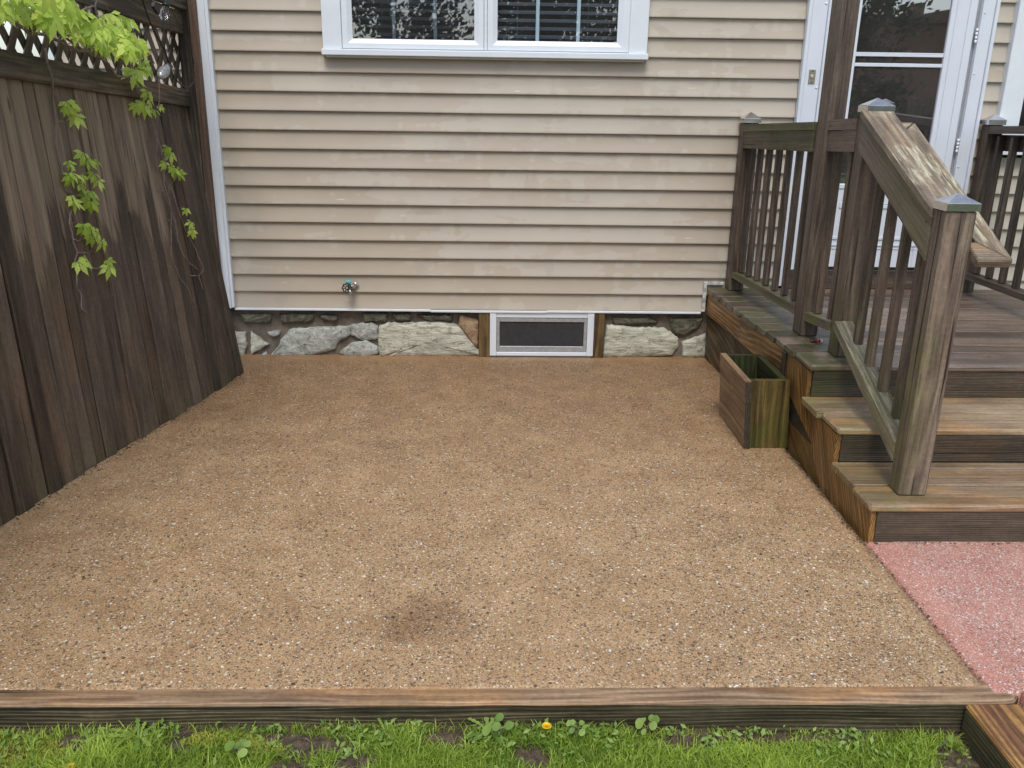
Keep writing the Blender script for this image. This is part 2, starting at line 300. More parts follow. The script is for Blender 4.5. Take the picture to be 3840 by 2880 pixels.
def stone_mat(name,a,b,d,sc=(7,20,34)):
    n=N(name); P=n.pos(); of=n.attr('tone')
    v=n.mp(P,sc); f=n.noise(v,1,7,.66,1.2); g=n.noise(P,16,5,.6)
    c=n.ramp(f,[(.28,d),(.45,a),(.62,b)]); c=n.mix(n.step(g,.55,.75,0,.7),c,(.15,.16,.10)); c=n.mix(n.step(n.noise(P,60,3,.6),.62,.7,0,.8),c,(.05,.045,.035))
    return n.pbr(c,.75,n.bump(f,1,.012),0,.35)
M['stone']=stone_mat('pale_green_marble',(.42,.42,.34),(.62,.61,.51),(.16,.16,.12))
M['stone_grey']=stone_mat('grey_green_stone',(.31,.33,.295),(.50,.52,.47),(.09,.095,.08),(14,30,22))
M['stone_dark']=stone_mat('mossy_dark_stone',(.075,.073,.05),(.16,.155,.11),(.03,.03,.02),(14,20,24))
M['stone_rust']=stone_mat('rusty_stone',(.30,.19,.12),(.40,.30,.19),(.16,.05,.04),(14,20,20))
def leafmat(name,a,b,tr=.4,rough=.5):
    n=N(name); t=n.attr('tone'); c=n.ramp(n.ma('ADD',n.ma('MULTIPLY',t,.8),n.ma('MULTIPLY',n.noise(n.pos(),30,2),.2)),[(.1,a),(.9,b)])
    n.pbr(c,rough,None,0,.35); pb=[q for q in n.t.nodes if q.type=='BSDF_PRINCIPLED'][0]
    tl=n.node('ShaderNodeBsdfTranslucent'); n.put(tl.inputs[0],c); mx=n.node('ShaderNodeMixShader'); mx.inputs[0].default_value=tr
    n.t.links.new(pb.outputs[0],mx.inputs[1]); n.t.links.new(tl.outputs[0],mx.inputs[2]); n.t.links.new(mx.outputs[0],n.out.inputs[0]); return n.m
M['leaf']=leafmat('young_vine_leaf',(.36,.54,.06),(.74,.88,.20),.42)
M['grass']=leafmat('grass_blade',(.11,.23,.02),(.50,.64,.10),.4)
M['moss']=leafmat('yellow_green_moss',(.20,.24,.03),(.42,.45,.07),.2,.8)
M['weed']=leafmat('weed_leaf',(.13,.24,.04),(.30,.42,.10),.3)
M['straw']=plain('dry_straw',(.30,.22,.13),.8,var=.5,vs=50)
M['yellow']=plain('dandelion_yellow',(.85,.55,.02),.6)
M['treeleaf']=leafmat('tree_foliage',(.015,.035,.010),(.06,.11,.025),.25,.6)
n=N('garden_soil'); P=n.pos(); f=n.noise(P,35,6,.7); c=n.ramp(f,[(.3,(.03,.02,.013)),(.5,(.085,.060,.040)),(.7,(.17,.13,.09))]); M['soil']=n.pbr(c,.75,n.bump(f,1,.012),0,.4)
n=N('far_lawn'); P=n.pos(); f=n.noise(P,6,6,.7); c=n.ramp(f,[(.3,(.04,.08,.015)),(.7,(.12,.19,.04))]); M['lawn']=n.pbr(c,.9)
# glass pane: partly mirror, partly see-through
def glass(name,tint,lo=.10,ior=1.75,drops=0,film=0):
    n=N(name); fr=n.node('ShaderNodeFresnel'); fr.inputs[0].default_value=ior
    gl=n.node('ShaderNodeBsdfGlossy'); gl.inputs['Roughness'].default_value=.012; gl.inputs[0].default_value=(.95,.97,1,1)
    tr=n.node('ShaderNodeBsdfTransparent'); tr.inputs[0].default_value=(*tint,1)
    nr=n.bump(n.noise(n.pos(),1.6,1),.03,.03); n.put(gl.inputs['Normal'],nr)
    fac=n.ma('ADD',fr.outputs[0],lo); mx=n.node('ShaderNodeMixShader'); n.put(mx.inputs[0],fac); n.t.links.new(tr.outputs[0],mx.inputs[1]); n.t.links.new(gl.outputs[0],mx.inputs[2])
    last=mx.outputs[0]
    if film:
        df=n.node('ShaderNodeBsdfDiffuse'); df.inputs[0].default_value=(.42,.40,.40,1); m2=n.node('ShaderNodeMixShader'); n.put(m2.inputs[0],n.ma('MULTIPLY',n.noise(n.pos(),3,4,.6),film*2)); n.t.links.new(last,m2.inputs[1]); n.t.links.new(df.outputs[0],m2.inputs[2]); last=m2.outputs[0]
    if drops:
        vo=n.voro(n.pos(),95,None); dm=n.ma('MULTIPLY',n.step(vo.outputs['Distance'],.2,.12),n.ma('GREATER_THAN',n.xyz(vo.outputs['Color'])[0],.72))
        df=n.node('ShaderNodeBsdfDiffuse'); df.inputs[0].default_value=(.25,.25,.26,1); m2=n.node('ShaderNodeMixShader'); n.put(m2.inputs[0],n.ma('MULTIPLY',dm,drops)); n.t.links.new(last,m2.inputs[1]); n.t.links.new(df.outputs[0],m2.inputs[2]); last=m2.outputs[0]
    n.t.links.new(last,n.out.inputs[0]); return n.m
M['pane']=glass('window_glass',(.82,.88,.94),.15,1.65,0,.035)
M['doorpane']=glass('storm_door_glass',(.8,.8,.8),.30,1.7,.35,.06)
n=N('bulb_glass'); g_=n.node('ShaderNodeBsdfGlass'); g_.inputs[1].default_value=.02; g_.inputs[2].default_value=1.35; tr=n.node('ShaderNodeBsdfTransparent'); mx=n.node('ShaderNodeMixShader'); mx.inputs[0].default_value=.45
n.t.links.new(g_.outputs[0],mx.inputs[1]); n.t.links.new(tr.outputs[0],mx.inputs[2]); n.t.links.new(mx.outputs[0],n.out.inputs[0]); M['bulb']=n.m
M['foil']=plain('crackled_silver_glass',(.55,.56,.58),.25,.5,var=.6,vs=70,bs=1,bsc=90)
# ---------------------------------------------------------------- ground
def soilz(x,y): return -.083-.028*max(0,x)-.01*max(0,-x-1)+.006*mnoise.noise(V((x*6,y*6,0)))
def sheet(name,x0,x1,y0,y1,zf,nx,ny,mat,kind='structure',skirt=.1,wob=None):
    vs=[];fs=[]
    for j in range(ny+1):
        for i in range(nx+1):
            x=lerp(x0,x1,i/nx);y=lerp(y0,y1,j/ny); z_=zf(x,y); x+=(wob(i,nx,y) if wob else 0); vs.append((x,y,z_))
    for j in range(ny):
        for i in range(nx): a=j*(nx+1)+i; fs.append([a,a+1,a+nx+2,a+nx+1])
    b=len(vs); rim=[i for i in range(nx+1)]+[(j)*(nx+1)+nx for j in range(1,ny+1)]+[ny*(nx+1)+i for i in range(nx-1,-1,-1)]+[j*(nx+1) for j in range(ny-1,0,-1)]
    for r in rim: vs.append((vs[r][0],vs[r][1],vs[r][2]-skirt))
    k=len(rim)
    for i in range(k): fs.append([rim[i],b+i,b+(i+1)%k,rim[(i+1)%k]])
    mb=MB(); mb.add(vs,fs,smooth=True); return tag(mb.build(name,mat),kind=kind)
mb=MB(); mb.add([(-250,-250,-.22),(250,-250,-.22),(250,250,-.22),(-250,250,-.22)],[[0,1,2,3]]); tag(mb.build('ground',M['lawn']),kind='structure')
sheet('garden_soil',-3.2,1.50,-6.5,-3.50,soilz,94,60,M['soil'],skirt=.12)
PX1=1.563
def rimx(y): # ragged right edge of the tan slab
    return PX1
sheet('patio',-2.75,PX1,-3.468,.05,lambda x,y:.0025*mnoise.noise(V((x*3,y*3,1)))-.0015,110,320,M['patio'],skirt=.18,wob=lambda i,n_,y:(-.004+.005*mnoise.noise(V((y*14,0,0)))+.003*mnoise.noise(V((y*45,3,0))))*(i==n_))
def redz(x,y):
    e=min(1,max(0,(x-PX1-.006)/.012)); s=.004 if x>PX1+.115 else 0
    return -.012+.016*e-.002+s*.6+.0015*mnoise.noise(V((x*4,y*4,3)))
sheet('red_path',PX1+.006,3.6,-3.5,-2.55,redz,260,110,M['red'],skirt=.16,wob=lambda i,n_,y:(.003*mnoise.noise(V((y*12,5,0)))+.002*mnoise.noise(V((y*50,8,0))))*(i<3))
sheet('red_path',1.662,3.6,-6.5,-3.502,lambda x,y:.0015*mnoise.noise(V((x*4,y*4,3)))+.0015,60,60,M['red'],skirt=.2)
# ---------------------------------------------------------------- landscape timbers
t=empty('landscape_timber',(0,-3.5,-.05),'long wet timber edging the patio with mossy front face above the grass','timber edging','timbers edging the patio')
vs=[];fs=[]
nn=150; prof=[(-.0,0),(.015,1),(.06,1)]
mb=MB(); xs_=[lerp(-2.9,1.652,i/nn) for i in range(nn+1)]
for i,x in enumerate(xs_):
    yf=-3.533-.006*(x+1.4)/2.8+.003*mnoise.noise(V((x*7,0,0))); yb=-3.44
    e=max(0,(x-1.60)/.052); e2=1-math.sqrt(max(0,1-e*e)) if e>0 else 0
    yf+=e2*.03; z=-.004+.003*mnoise.noise(V((x*5,2,0)))-e2*.01
    mb_z=z
    vs+= [(x,yb,z),(x,yf+.012,z+.001),(x,yf+.004,z-.003),(x,yf,z-.012)]
for i in range(nn):
    for j in range(3): a=i*4+j; fs.append([a,a+1,a+5,a+4])
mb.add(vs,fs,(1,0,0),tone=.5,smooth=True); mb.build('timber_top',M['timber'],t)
mb=MB(); vs=[];fs=[]
for i,x in enumerate(xs_):
    yf=-3.533-.006*(x+1.4)/2.8+.003*mnoise.noise(V((x*7,0,0))); e=max(0,(x-1.60)/.052); e2=1-math.sqrt(max(0,1-e*e)) if e>0 else 0; yf+=e2*.03
    for j in range(10):
        zz=-.0125-.02*j; w=.004*mnoise.noise(V((x*2,j*1.9,0)))
        if x>.5 and j>=3: w+=.006*mnoise.noise(V((x*1.2,j*3.7,5)))-.001
        vs.append((x,yf+w*(j>0),zz))
for i in range(nn):
    for j in range(9): a=i*10+j; fs.append([a,a+1,a+11,a+10])
mb.add(vs,fs,(1,0,0),tone=.45,smooth=True)
mb.add([(1.6521,-3.44,-.01),(1.6521,-3.505,-.012),(1.6521,-3.505,-.2),(1.6521,-3.44,-.2)],[[0,1,2,3]],(0,0,1))
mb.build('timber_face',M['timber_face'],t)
t=empty('landscape_timber',(1.55,-4.5,-.05),'orange brown timber running towards the viewer beside the red path','timber edging','timbers edging the patio')
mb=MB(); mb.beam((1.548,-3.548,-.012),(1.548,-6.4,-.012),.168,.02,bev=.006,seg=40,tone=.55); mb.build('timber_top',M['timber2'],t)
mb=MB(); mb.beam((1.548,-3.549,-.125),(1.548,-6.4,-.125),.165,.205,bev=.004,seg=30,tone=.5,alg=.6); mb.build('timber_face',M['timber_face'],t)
# ---------------------------------------------------------------- house
H=empty('house',(0,0,0),'beige vinyl sided house with white trimmed windows, stone foundation and storm door','house')
def siding(name,x0,x1,ztop,holes,parent,kmax=17):
    mb=MB(); k=-9
    prof=[(.1165,.0165),(.100,.0162),(.082,.0150),(.062,.0126),(.042,.0090),(.024,.0048),(.011,.0015),(.004,0),(.0005,.0012),(0,.005),(.001,.0188)]
    for k in range(-9,kmax):
        zb=2.15483-.1143*k-.1143+.1143; 
        zb=2.15483-.1143*k
        if zb>ztop: continue
        ivs=[(x0,x1)]
        for (a,b,c,d) in holes:
            if zb+.055>c and zb+.055<d:
                nv=[]
                for (p,q) in ivs:
                    if b<=p or a>=q: nv.append((p,q)); continue
                    if p<a: nv.append((p,a))
                    if q>b: nv.append((b,q))
                ivs=nv
        for (p,q) in ivs:
            n_=max(2,int((q-p)/.12)); vs=[];fs=[]
            for i in range(n_+1):
                x=lerp(p,q,i/n_); sag=.0011*mnoise.noise(V((x*1.7,k*3.3,0))); yo=.0013*mnoise.noise(V((x*2.3,k*1.3,7)))
                for (dz,yy) in prof: vs.append((x,yy+yo,zb+dz+sag))
            m_=len(prof)
            for i in range(n_):
                for j in range(m_-1): a=i*m_+j; fs.append([a,a+1,a+m_+1,a+m_])
            mb.add(vs,fs,(1,0,0),smooth=True)
    return mb.build(name,M['siding'],parent)
WX0,WX1=-.965,.985
siding('siding',-1.645,4.6,3.3,[(WX0,WX1,1.92,3.4),(1.955,3.118,.4,3.4),(3.24,4.2,1.39,3.4),(1.478,1.97,.3,.49),(1.478,4.6,.2,.44)],H)
mb=MB(); mb.box(-1.70,-1.645,-.022,.03,.335,3.3,grain='z'); mb.box(-1.712,-1.664,-.030,-.0225,.332,3.3,bev=.002,grain='z'); mb.build('corner_trim',M['white'],H)
mb=MB()
for i in range(12):
    xa=lerp(-1.65,1.464,i/12); xb=lerp(-1.65,1.464,(i+1)/12)-.0
    za=.3275-.004*((i)/12)-(.004 if i in(5,6,7) else 0); mb.beam((xa,.003,za-.004),(xb,.003,za-.004),.024,.014,bev=.002)
mb.build('bottom_trim',M['white'],H)
mb=MB(); mb.box(1.466,1.490,-.012,.01,.330,.511,bev=.002,grain='z'); mb.box(1.466,1.60,-.011,.012,.512,.532,bev=.002); mb.build('flashing_strip',M['white_dirty'],H)
# foundation
mb=MB(); vs=[];fs=[]; nx,nz=170,16
for j in range(nz+1):
    for i in range(nx+1):
        x=lerp(-2.6,1.6,i/nx); z=lerp(-.1,.34,j/nz); vs.append((x,.045+.007*mnoise.noise(V((x*9,z*9,0))),z))
for j in range(nz):
    for i in range(nx):
        x=lerp(-2.6,1.6,(i+.5)/nx)
        if .05<x<.74: continue
        a=j*(nx+1)+i; fs.append([a,a+1,a+nx+2,a+nx+1])
mb.add(vs,fs,smooth=True)
mb.build('foundation_wall',M['mortar'],H)
ST={'a': [(-1.68, 0.155), (-1.685, 0.002), (-1.632, -0.01), (-1.604, 0.051), (-1.604, 0.148)],'b': [(-1.565, 0.156), (-1.456, 0.068), (-1.497, 0.044), (-1.578, -0.005)],'b2': [(-1.516, -0.005), (-1.475, 0.02), (-1.47, -0.013)],
'c': [(-1.295, 0.174), (-1.118, 0.186), (-0.91, 0.198), (-0.909, 0.137), (-0.992, 0.088), (-1.01, 0.039), (-1.152, -0.002), (-1.308, -0.015), (-1.447, -0.012), (-1.38, 0.053), (-1.353, 0.117)],
'd': [(-0.894, 0.209), (-0.755, 0.226), (-0.717, 0.199), (-0.72, 0.114), (-0.821, 0.105), (-0.889, 0.137)],'e': [(-0.98, 0.015), (-0.899, 0.08), (-0.798, 0.102), (-0.727, 0.057), (-0.716, 0.017), (-0.763, -0.011), (-0.935, -0.012)],
'f': [(-0.686, 0.199), (-0.647, 0.219), (-0.261, 0.23), (-0.176, 0.206), (-0.107, 0.118), (-0.021, 0.005), (-0.693, -0.011), (-0.702, 0.09)],'g': [(-0.153, 0.283), (-0.035, 0.247), (-0.035, 0.07), (-0.05, 0.062), (-0.168, 0.214)],
'h': [(-1.097, 0.279), (-0.982, 0.276), (-0.984, 0.24), (-1.076, 0.239)],'h2': [(-0.614, 0.29), (-0.491, 0.288), (-0.492, 0.244), (-0.592, 0.243)],'h3': [(-0.438, 0.281), (-0.207, 0.286), (-0.212, 0.246), (-0.361, 0.24)],
'h4': [(-1.364, 0.284), (-1.135, 0.286), (-1.153, 0.231), (-1.353, 0.221)],'h5': [(-0.813, 0.289), (-0.645, 0.289), (-0.654, 0.235), (-0.8, 0.233)],'h6': [(-1.45, 0.157), (-1.372, 0.165), (-1.382, 0.133), (-1.437, 0.125)],'h7':[(-1.62,.28),(-1.42,.285),(-1.43,.225),(-1.6,.215)],
'i': [(0.85, 0.211), (0.936, 0.218), (1.046, 0.203), (1.219, 0.201), (1.317, 0.145), (1.33, 0.08), (1.295, 0.014), (1.09, 0.001), (0.837, -0.0), (0.825, 0.036)],'j': [(0.878, 0.275), (1.12, 0.277), (1.181, 0.249), (1.122, 0.232), (0.888, 0.227)],
'k': [(1.26, 0.273), (1.487, 0.275), (1.469, 0.216), (1.379, 0.154), (1.308, 0.153), (1.277, 0.217)],'l': [(1.367, 0.105), (1.52, 0.163), (1.533, 0.008), (1.375, -0.002)]}
SM={'c':'stone_grey','d':'stone_grey','e':'stone_grey','g':'stone_rust','h':'stone_dark','h4':'stone_dark','h5':'stone_dark','h7':'stone_dark','k':'stone_dark','j':'stone_dark','h6':'stone_grey','b2':'stone_grey','h2':'stone_dark','h3':'stone_dark'}
rs=random.Random(5)
for kx,pl in ST.items():
    P_=[]
    for i in range(len(pl)):
        a,b=V(pl[i]),V(pl[(i+1)%len(pl)]); q=max(2,int((b-a).length/.018))
        for j in range(q):
            p=a.lerp(b,j/q); P_.append(p+V((rs.uniform(-.004,.004),rs.uniform(-.004,.004))))
    cx=sum(p.x for p in P_)/len(P_); cz=sum(p.y for p in P_)/len(P_); n_=len(P_); vs=[];fs=[]
    rings=[(1.06,.050),(1.045,.034),(1.0,.025),(.8,.020),(.5,.018),(.25,.017)]
    for s_,yy in rings:
        for p in P_:
            x=cx+(p.x-cx)*s_; z=cz+(p.y-cz)*s_; vs.append((x,yy+(.007*mnoise.noise(V((x*14,z*18,3))) if s_<.99 else 0),z))
    vs.append((cx,.017,cz))
    for r in range(len(rings)-1):
        for i in range(n_): fs.append([r*n_+i,r*n_+(i+1)%n_,(r+1)*n_+(i+1)%n_,(r+1)*n_+i])
    for i in range(n_): fs.append([(len(rings)-1)*n_+i,(len(rings)-1)*n_+(i+1)%n_,len(vs)-1])
    mb=MB(); mb.add(vs,fs,smooth=True); mb.build('stone',M[SM.get(kx,'stone')],H)
# main double window
w=MB(); w.box(WX0-.008,-.858,-.036,.03,1.946,3.1,grain='z'); w.box(.879,WX1+.006,-.036,.03,1.946,3.1,grain='z')
w.box(-.856,.879,-.018,.03,1.946,1.9495,bev=.001); w.box(-.001,.017,-.026,.03,1.9500,3.05,bev=.002,grain='z'); win=w.build('window',M['white'],H)
def sub(mb,name,mat,par):
    o=mb.build(name,mat); o.parent=par; return o
w=MB(); w.box(-.980,.998,-.058,.03,1.909,1.9455,bev=.004); w.box(-.960,.978,-.03,.03,1.8985,1.9085,bev=.002); sub(w,'sill',M['white'],win)
def sash(xa,xb,ga,gb,z0,gz,par):
    # frame of flat face plus bevelled slope to the glass
    y0,y1,yg=-.030,-.026,-.006; z1=3.05; m=.028
    o=[(xa,z0),(xb,z0),(xb,z1),(xa,z1)]; i1=[(ga-m,gz-m),(gb+m,gz-m),(gb+m,z1-.05),(ga-m,z1-.05)]; i2=[(ga,gz),(gb,gz),(gb,z1-.08),(ga,z1-.08)]
    vs=[(x,.02,z) for x,z in o]+[(x,y0+.003,z) for x,z in o]+[(x+(.003 if k_ in(0,3) else -.003),y0,z+(.003 if k_<2 else -.003)) for k_,(x,z) in enumerate(o)]+[(x,y0,z) for x,z in i1]+[(x,yg,z) for x,z in i2]
    fs=[]
    for l in range(4):
        for j in range(4): fs.append([l*4+j,l*4+(j+1)%4,(l+1)*4+(j+1)%4,(l+1)*4+j])
    mb=MB(); mb.add(vs,fs); sub(mb,'sash',M['white'],par)
    mb=MB(); mb.add([(ga-.004,-.003,gz-.004),(gb+.004,-.003,gz-.004),(gb+.004,-.003,z1-.08),(ga-.004,-.003,z1-.08)],[[0,1,2,3]]); sub(mb,'pane',M['pane'],par)
sash(-.856,-.003,-.795,-.061,1.950,2.007,win); sash(.019,.879,.079,.807,1.950,2.008,win)
for x in (-.547,-.298,.322,.570):
    mb=MB(); mb.box(x-.011,x+.011,.002,.010,2.0,2.97,bev=.002,grain='z'); sub(mb,'muntin',plain('muntin_white',(.80,.93,.94),.4),win)
mb=MB()
for i in range(44): 
    z=1.99+.023*i; 
    if i%2==0: mb.beam((-.83,.05,z),(.85,.05,z),.020,.0016,up=(0,.85,.5),bev=.0004)
for x in (-.62,-.2,.2,.63): mb.box(x,x+.0015,.036,.0375,1.97,3,bev=.0003,grain='z')
sub(mb,'blind',M['blind'],win)
def room(x0,x1,z0,z1,d,name,par,mat='dark'):
    y=.031; vs=[(x0,y,z0),(x1,y,z0),(x1,y,z1),(x0,y,z1),(x0,d,z0),(x1,d,z0),(x1,d,z1),(x0,d,z1)]
    mb=MB(); mb.add(vs,[[4,5,6,7],[0,1,5,4],[1,2,6,5],[2,3,7,6],[3,0,4,7]]); sub(mb,name,M[mat],par)
room(-.86,.88,1.93,3.1,.8,'room_recess',win)
# basement window
mb=MB(); mb.box(.044,.088,-.004,.05,.010,.315,bev=.002,grain='z'); mb.box(.703,.747,-.004,.05,.010,.315,bev=.002,grain='z'); mb.box(.0885,.7025,-.002,.05,.010,.034,bev=.002); mb.box(.0885,.7025,.002,.05,.276,.315,bev=.002); mb.box(.052,.060,-.0075,-.0045,.012,.3,bev=.001,grain='z'); mb.box(.728,.736,-.0075,-.0045,.012,.3,bev=.001,grain='z'); bw=mb.build('basement_window',M['white'],H)
mb=MB(); mb.box(.090,.110,.006,.02,.036,.274,bev=.002,grain='z'); mb.box(.681,.701,.006,.02,.036,.274,bev=.002,grain='z'); mb.box(.1105,.6805,.006,.02,.036,.075,bev=.002); mb.box(.1105,.6805,.006,.02,.246,.274,bev=.002); sub(mb,'screen_frame',M['alu'],bw)
mb=MB(); mb.box(.1105,.6805,.013,.016,.0755,.2455,bev=.0005); sub(mb,'screen',M['screen'],bw)
for xa,xb in ((-.031,.043),(.748,.820)):
    mb=MB(); mb.box(xa,xb,-.001,.05,-.01,.312,bev=.004,grain='z',alg=.3); mb.build('jamb_board',M['panel'],H)
# storm door with casing
mb=MB(); mb.box(1.957,1.980,-.034,.03,.515,3.0,bev=.003,grain='z'); mb.box(1.981,2.075,-.026,.03,.515,3.0,bev=.003,grain='z'); mb.box(2.076,2.098,-.040,.03,.515,3.0,bev=.004,grain='z')
for z in (2.245,1.765): mb.lathe([(0,.004),(.006,.003),(.008,0)],(2.060,-.0265,z),(0,-1,0),10)
mb.build('door_casing',M['door_white'],H)
mb=MB(); mb.box(3.012,3.096,-.034,.03,.515,3.0,bev=.006,grain='z'); mb.box(3.0965,3.118,-.042,.03,.515,3.0,bev=.003,grain='z'); mb.box(3.0125,3.024,-.045,-.0345,.515,3.0,bev=.002,grain='z')
for z in (2.21,1.86,1.30): mb.lathe([(0,.004),(.005,.003),(.007,0)],(3.032,-.0345,z),(0,-1,0),10)
mb.build('door_casing',M['door_white'],H)
GB=1.184
mb=MB(); mb.box(2.10,2.282,-.026,.0,.645,3.0,bev=.003,grain='z'); mb.box(2.832,2.990,-.026,.0,.645,3.0,bev=.003,grain='z'); mb.box(2.282,2.832,-.024,.0,.645,GB,bev=.003)
mb.box(2.862,2.870,-.031,-.0265,.66,3.0,bev=.0015,grain='z'); mb.box(2.940,2.985,-.032,-.0265,.65,3.0,bev=.002,grain='z')
door=mb.build('storm_door',M['door_white'],H)
mb=MB(); mb.box(2.284,2.830,-.030,-.0245,GB-.030,GB-.002,bev=.002); mb.box(2.30,2.81,-.031,-.0245,1.030,1.052,bev=.003); mb.box(2.30,2.81,-.028,-.0245,1.056,1.062,bev=.001)
mb.box(2.19,2.93,-.031,-.0265,.828,.846,bev=.002); mb.box(2.19,2.93,-.031,-.0265,.786,.798,bev=.002); mb.box(2.19,2.93,-.029,-.0265,.766,.771,bev=.001)
sub(mb,'panel_moulding',M['door_white'],door)
mb=MB(); mb.add([(2.280,-.012,GB),(2.834,-.012,GB),(2.834,-.012,2.99),(2.280,-.012,2.99)],[[0,1,2,3]]); sub(mb,'pane',M['doorpane'],door)
mb=MB(); mb.box(2.283,2.831,-.022,-.0145,1.893,1.914,bev=.002); mb.box(2.283,2.831,-.020,-.0145,1.952,1.966,bev=.002); mb.box(2.283,2.831,-.018,-.0145,1.967,1.976,bev=.001); sub(mb,'glazing_bar',M['door_white'],door)
for zt in (2.122,1.474,.80):
    mb=MB()
    for j in range(4): mb.lathe([(0,0),(.0075,0),(.0075,.020),(0,.020)],(3.004,-.036,zt-.022*(j+1)),(0,0,1),10)
    sub(mb,'hinge',M['white'],door)
room(2.15,2.96,.6,3.0,1.2,'hall_recess',door,'hall')
mb=MB(); mb.box(2.985,3.0115,-.012,.03,.55,3.0,bev=.001,grain='z'); mb.build('door_gap_seal',M['alu'],H)
mb=MB(); mb.box(2.098,3.010,-.02,.03,.627,.6445,bev=.002); mb.build('door_sweep',M['black'],H)
mb=MB(); mb.box(1.99,3.11,-.03,.03,.500,.626,bev=.004); mb.build('threshold_board',M['rail'],H)
mb=MB(); mb.box(2.004,2.044,-.032,-.0265,1.788,1.870,bev=.002,grain='z'); bell=mb.build('doorbell',M['bell'],H)
mb=MB(); mb.lathe([(.013,0),(.013,.003),(.009,.0045),(.008,.003),(.006,.005),(0,.006)],(2.024,-.0322,1.829),(0,-1,0),16); sub(mb,'bell_button',M['brass'],bell)
for z in (1.797,1.861):
    mb=MB(); mb.lathe([(.004,0),(.003,.002),(0,.002)],(2.024,-.0322,z),(0,-1,0),8); sub(mb,'screw',M['black'],bell)
# window beside the door
mb=MB(); mb.box(3.238,3.372,-.040,.03,1.402,3.0,bev=.004,grain='z'); mb.box(3.3725,4.3,-.034,.03,1.402,1.552,bev=.004); mb.box(3.225,4.35,-.058,.03,1.378,1.4015,bev=.003); w2=mb.build('window',M['white'],H)
mb=MB(); mb.add([(3.372,-.010,1.552),(4.3,-.010,1.552),(4.3,-.010,3.0),(3.372,-.010,3.0)],[[0,1,2,3]]); sub(mb,'pane',M['pane'],w2)
room(3.3,4.4,1.41,3.0,.8,'room_recess',w2)
# spigot
mb=MB(); mb.tube([(-.846,.01,.487),(-.862,-.022,.487),(-.880,-.048,.487)],[.021,.018,.013],12); mb.tube([(-.880,-.046,.487),(-.882,-.052,.50),(-.882,-.052,.513)],.011,10); mb.tube([(-.879,-.046,.487),(-.872,-.066,.462),(-.870,-.072,.444)],[.013,.011,.013],12)
mb.lathe([(.024,0),(.024,.004),(.017,.008)],(-.847,-.0005,.487),(0,-1,0),16); sp=mb.build('spigot',M['chrome'],H)
mb=MB(); ring=[];
for j in range(33):
    an=2*math.pi*j/32; r=.030+.003*math.cos(an*8); ring.append((-.890+r*math.cos(an),-.070,.484+r*math.sin(an)))
mb.tube(ring,.0042,6)
for j in range(8):
    an=2*math.pi*j/8+.2; mb.tube([(-.890,-.072,.484),(-.890+.030*math.cos(an),-.070,.484+.030*math.sin(an))],.003,5)
mb.lathe([(0,.008),(.012,.007),(.013,0)],(-.890,-.070,.484),(0,-1,0),14); mb.tube([(-.890,-.07,.484),(-.880,-.046,.487)],.006,8)
sub(mb,'handle_wheel',M['wheel'],sp)
mb=MB(); mb.lathe([(0,.009),(.006,.008),(.007,.0)],(-.890,-.0745,.484),(0,-1,0),12); sub(mb,'wheel_bolt',M['chrome'],sp)
mb=MB(); mb.lathe([(.015,0),(.0165,.002),(.0165,.014),(.014,.018),(0,.019)],(-.882,-.052,.513),(0,0,1),16); sub(mb,'vent_cap',M['teal'],sp)
# wall beyond the fence
NB=empty('neighbouring_house',(-2.1,0,0),'cream sided wall seen through the lattice behind the fence','house')
siding('siding',-2.58,-1.712,3.3,[],NB); mb=MB(); mb.box(-2.62,-2.58,-.02,.3,.3,3.3,bev=.003,grain='z'); mb.build('corner_trim',M['white'],NB)
mb=MB()
for (xa,xb,za,zb) in ((-2.6,1.95,.345,1.90),(1.601,1.95,-.1,.344),(1.951,4.6,-.1,.60),(3.12,4.6,.601,1.395),(-2.6,-.99,1.901,3.3),(1.0,1.95,1.901,3.3),(3.10,3.235,1.396,3.3)): mb.box(xa,xb,.056,.10,za,zb,bev=.001)
mb.build('sheathing',M['dark'],H)
# ---------------------------------------------------------------- deck
D=empty('wooden_deck',(2.3,-.9,0),'weathered wooden deck with stairs, balusters and metal capped posts beside the house','deck')
ZD=.497
def ex(y): return 1.492-.050*y      # left edge of the floor boards
DR=3.62
rs=random.Random(8)
mb=MB(); y=-.004; i=0
while y>-1.66:
    w_=.138; yb=y-w_
    if yb<-1.64: yb=-1.748; 
    xl=ex((y+yb)/2)+rs.uniform(-.006,.005)
    def al(p): return max(0,min(1,(2.02-p.x)/.22))*.95
    last=yb<=-1.74
    mb.beam((DR,(y+yb)/2,ZD-.018+rs.uniform(-.001,.001)),(xl,(y+yb)/2,ZD-.018+rs.uniform(-.001,.001)),y-yb-.0045,.036,bev=.012 if last else .005,seg=22,alg=al,tone=rs.random())
    y=yb; i+=1
    if last: break
mb.build('floor',M['floor'],D)
def nails(mb,pts,axis,r=.0028):
    for p in pts: mb.lathe([(r,0),(r*.7,.0006),(0,.0007)],p,axis,8)
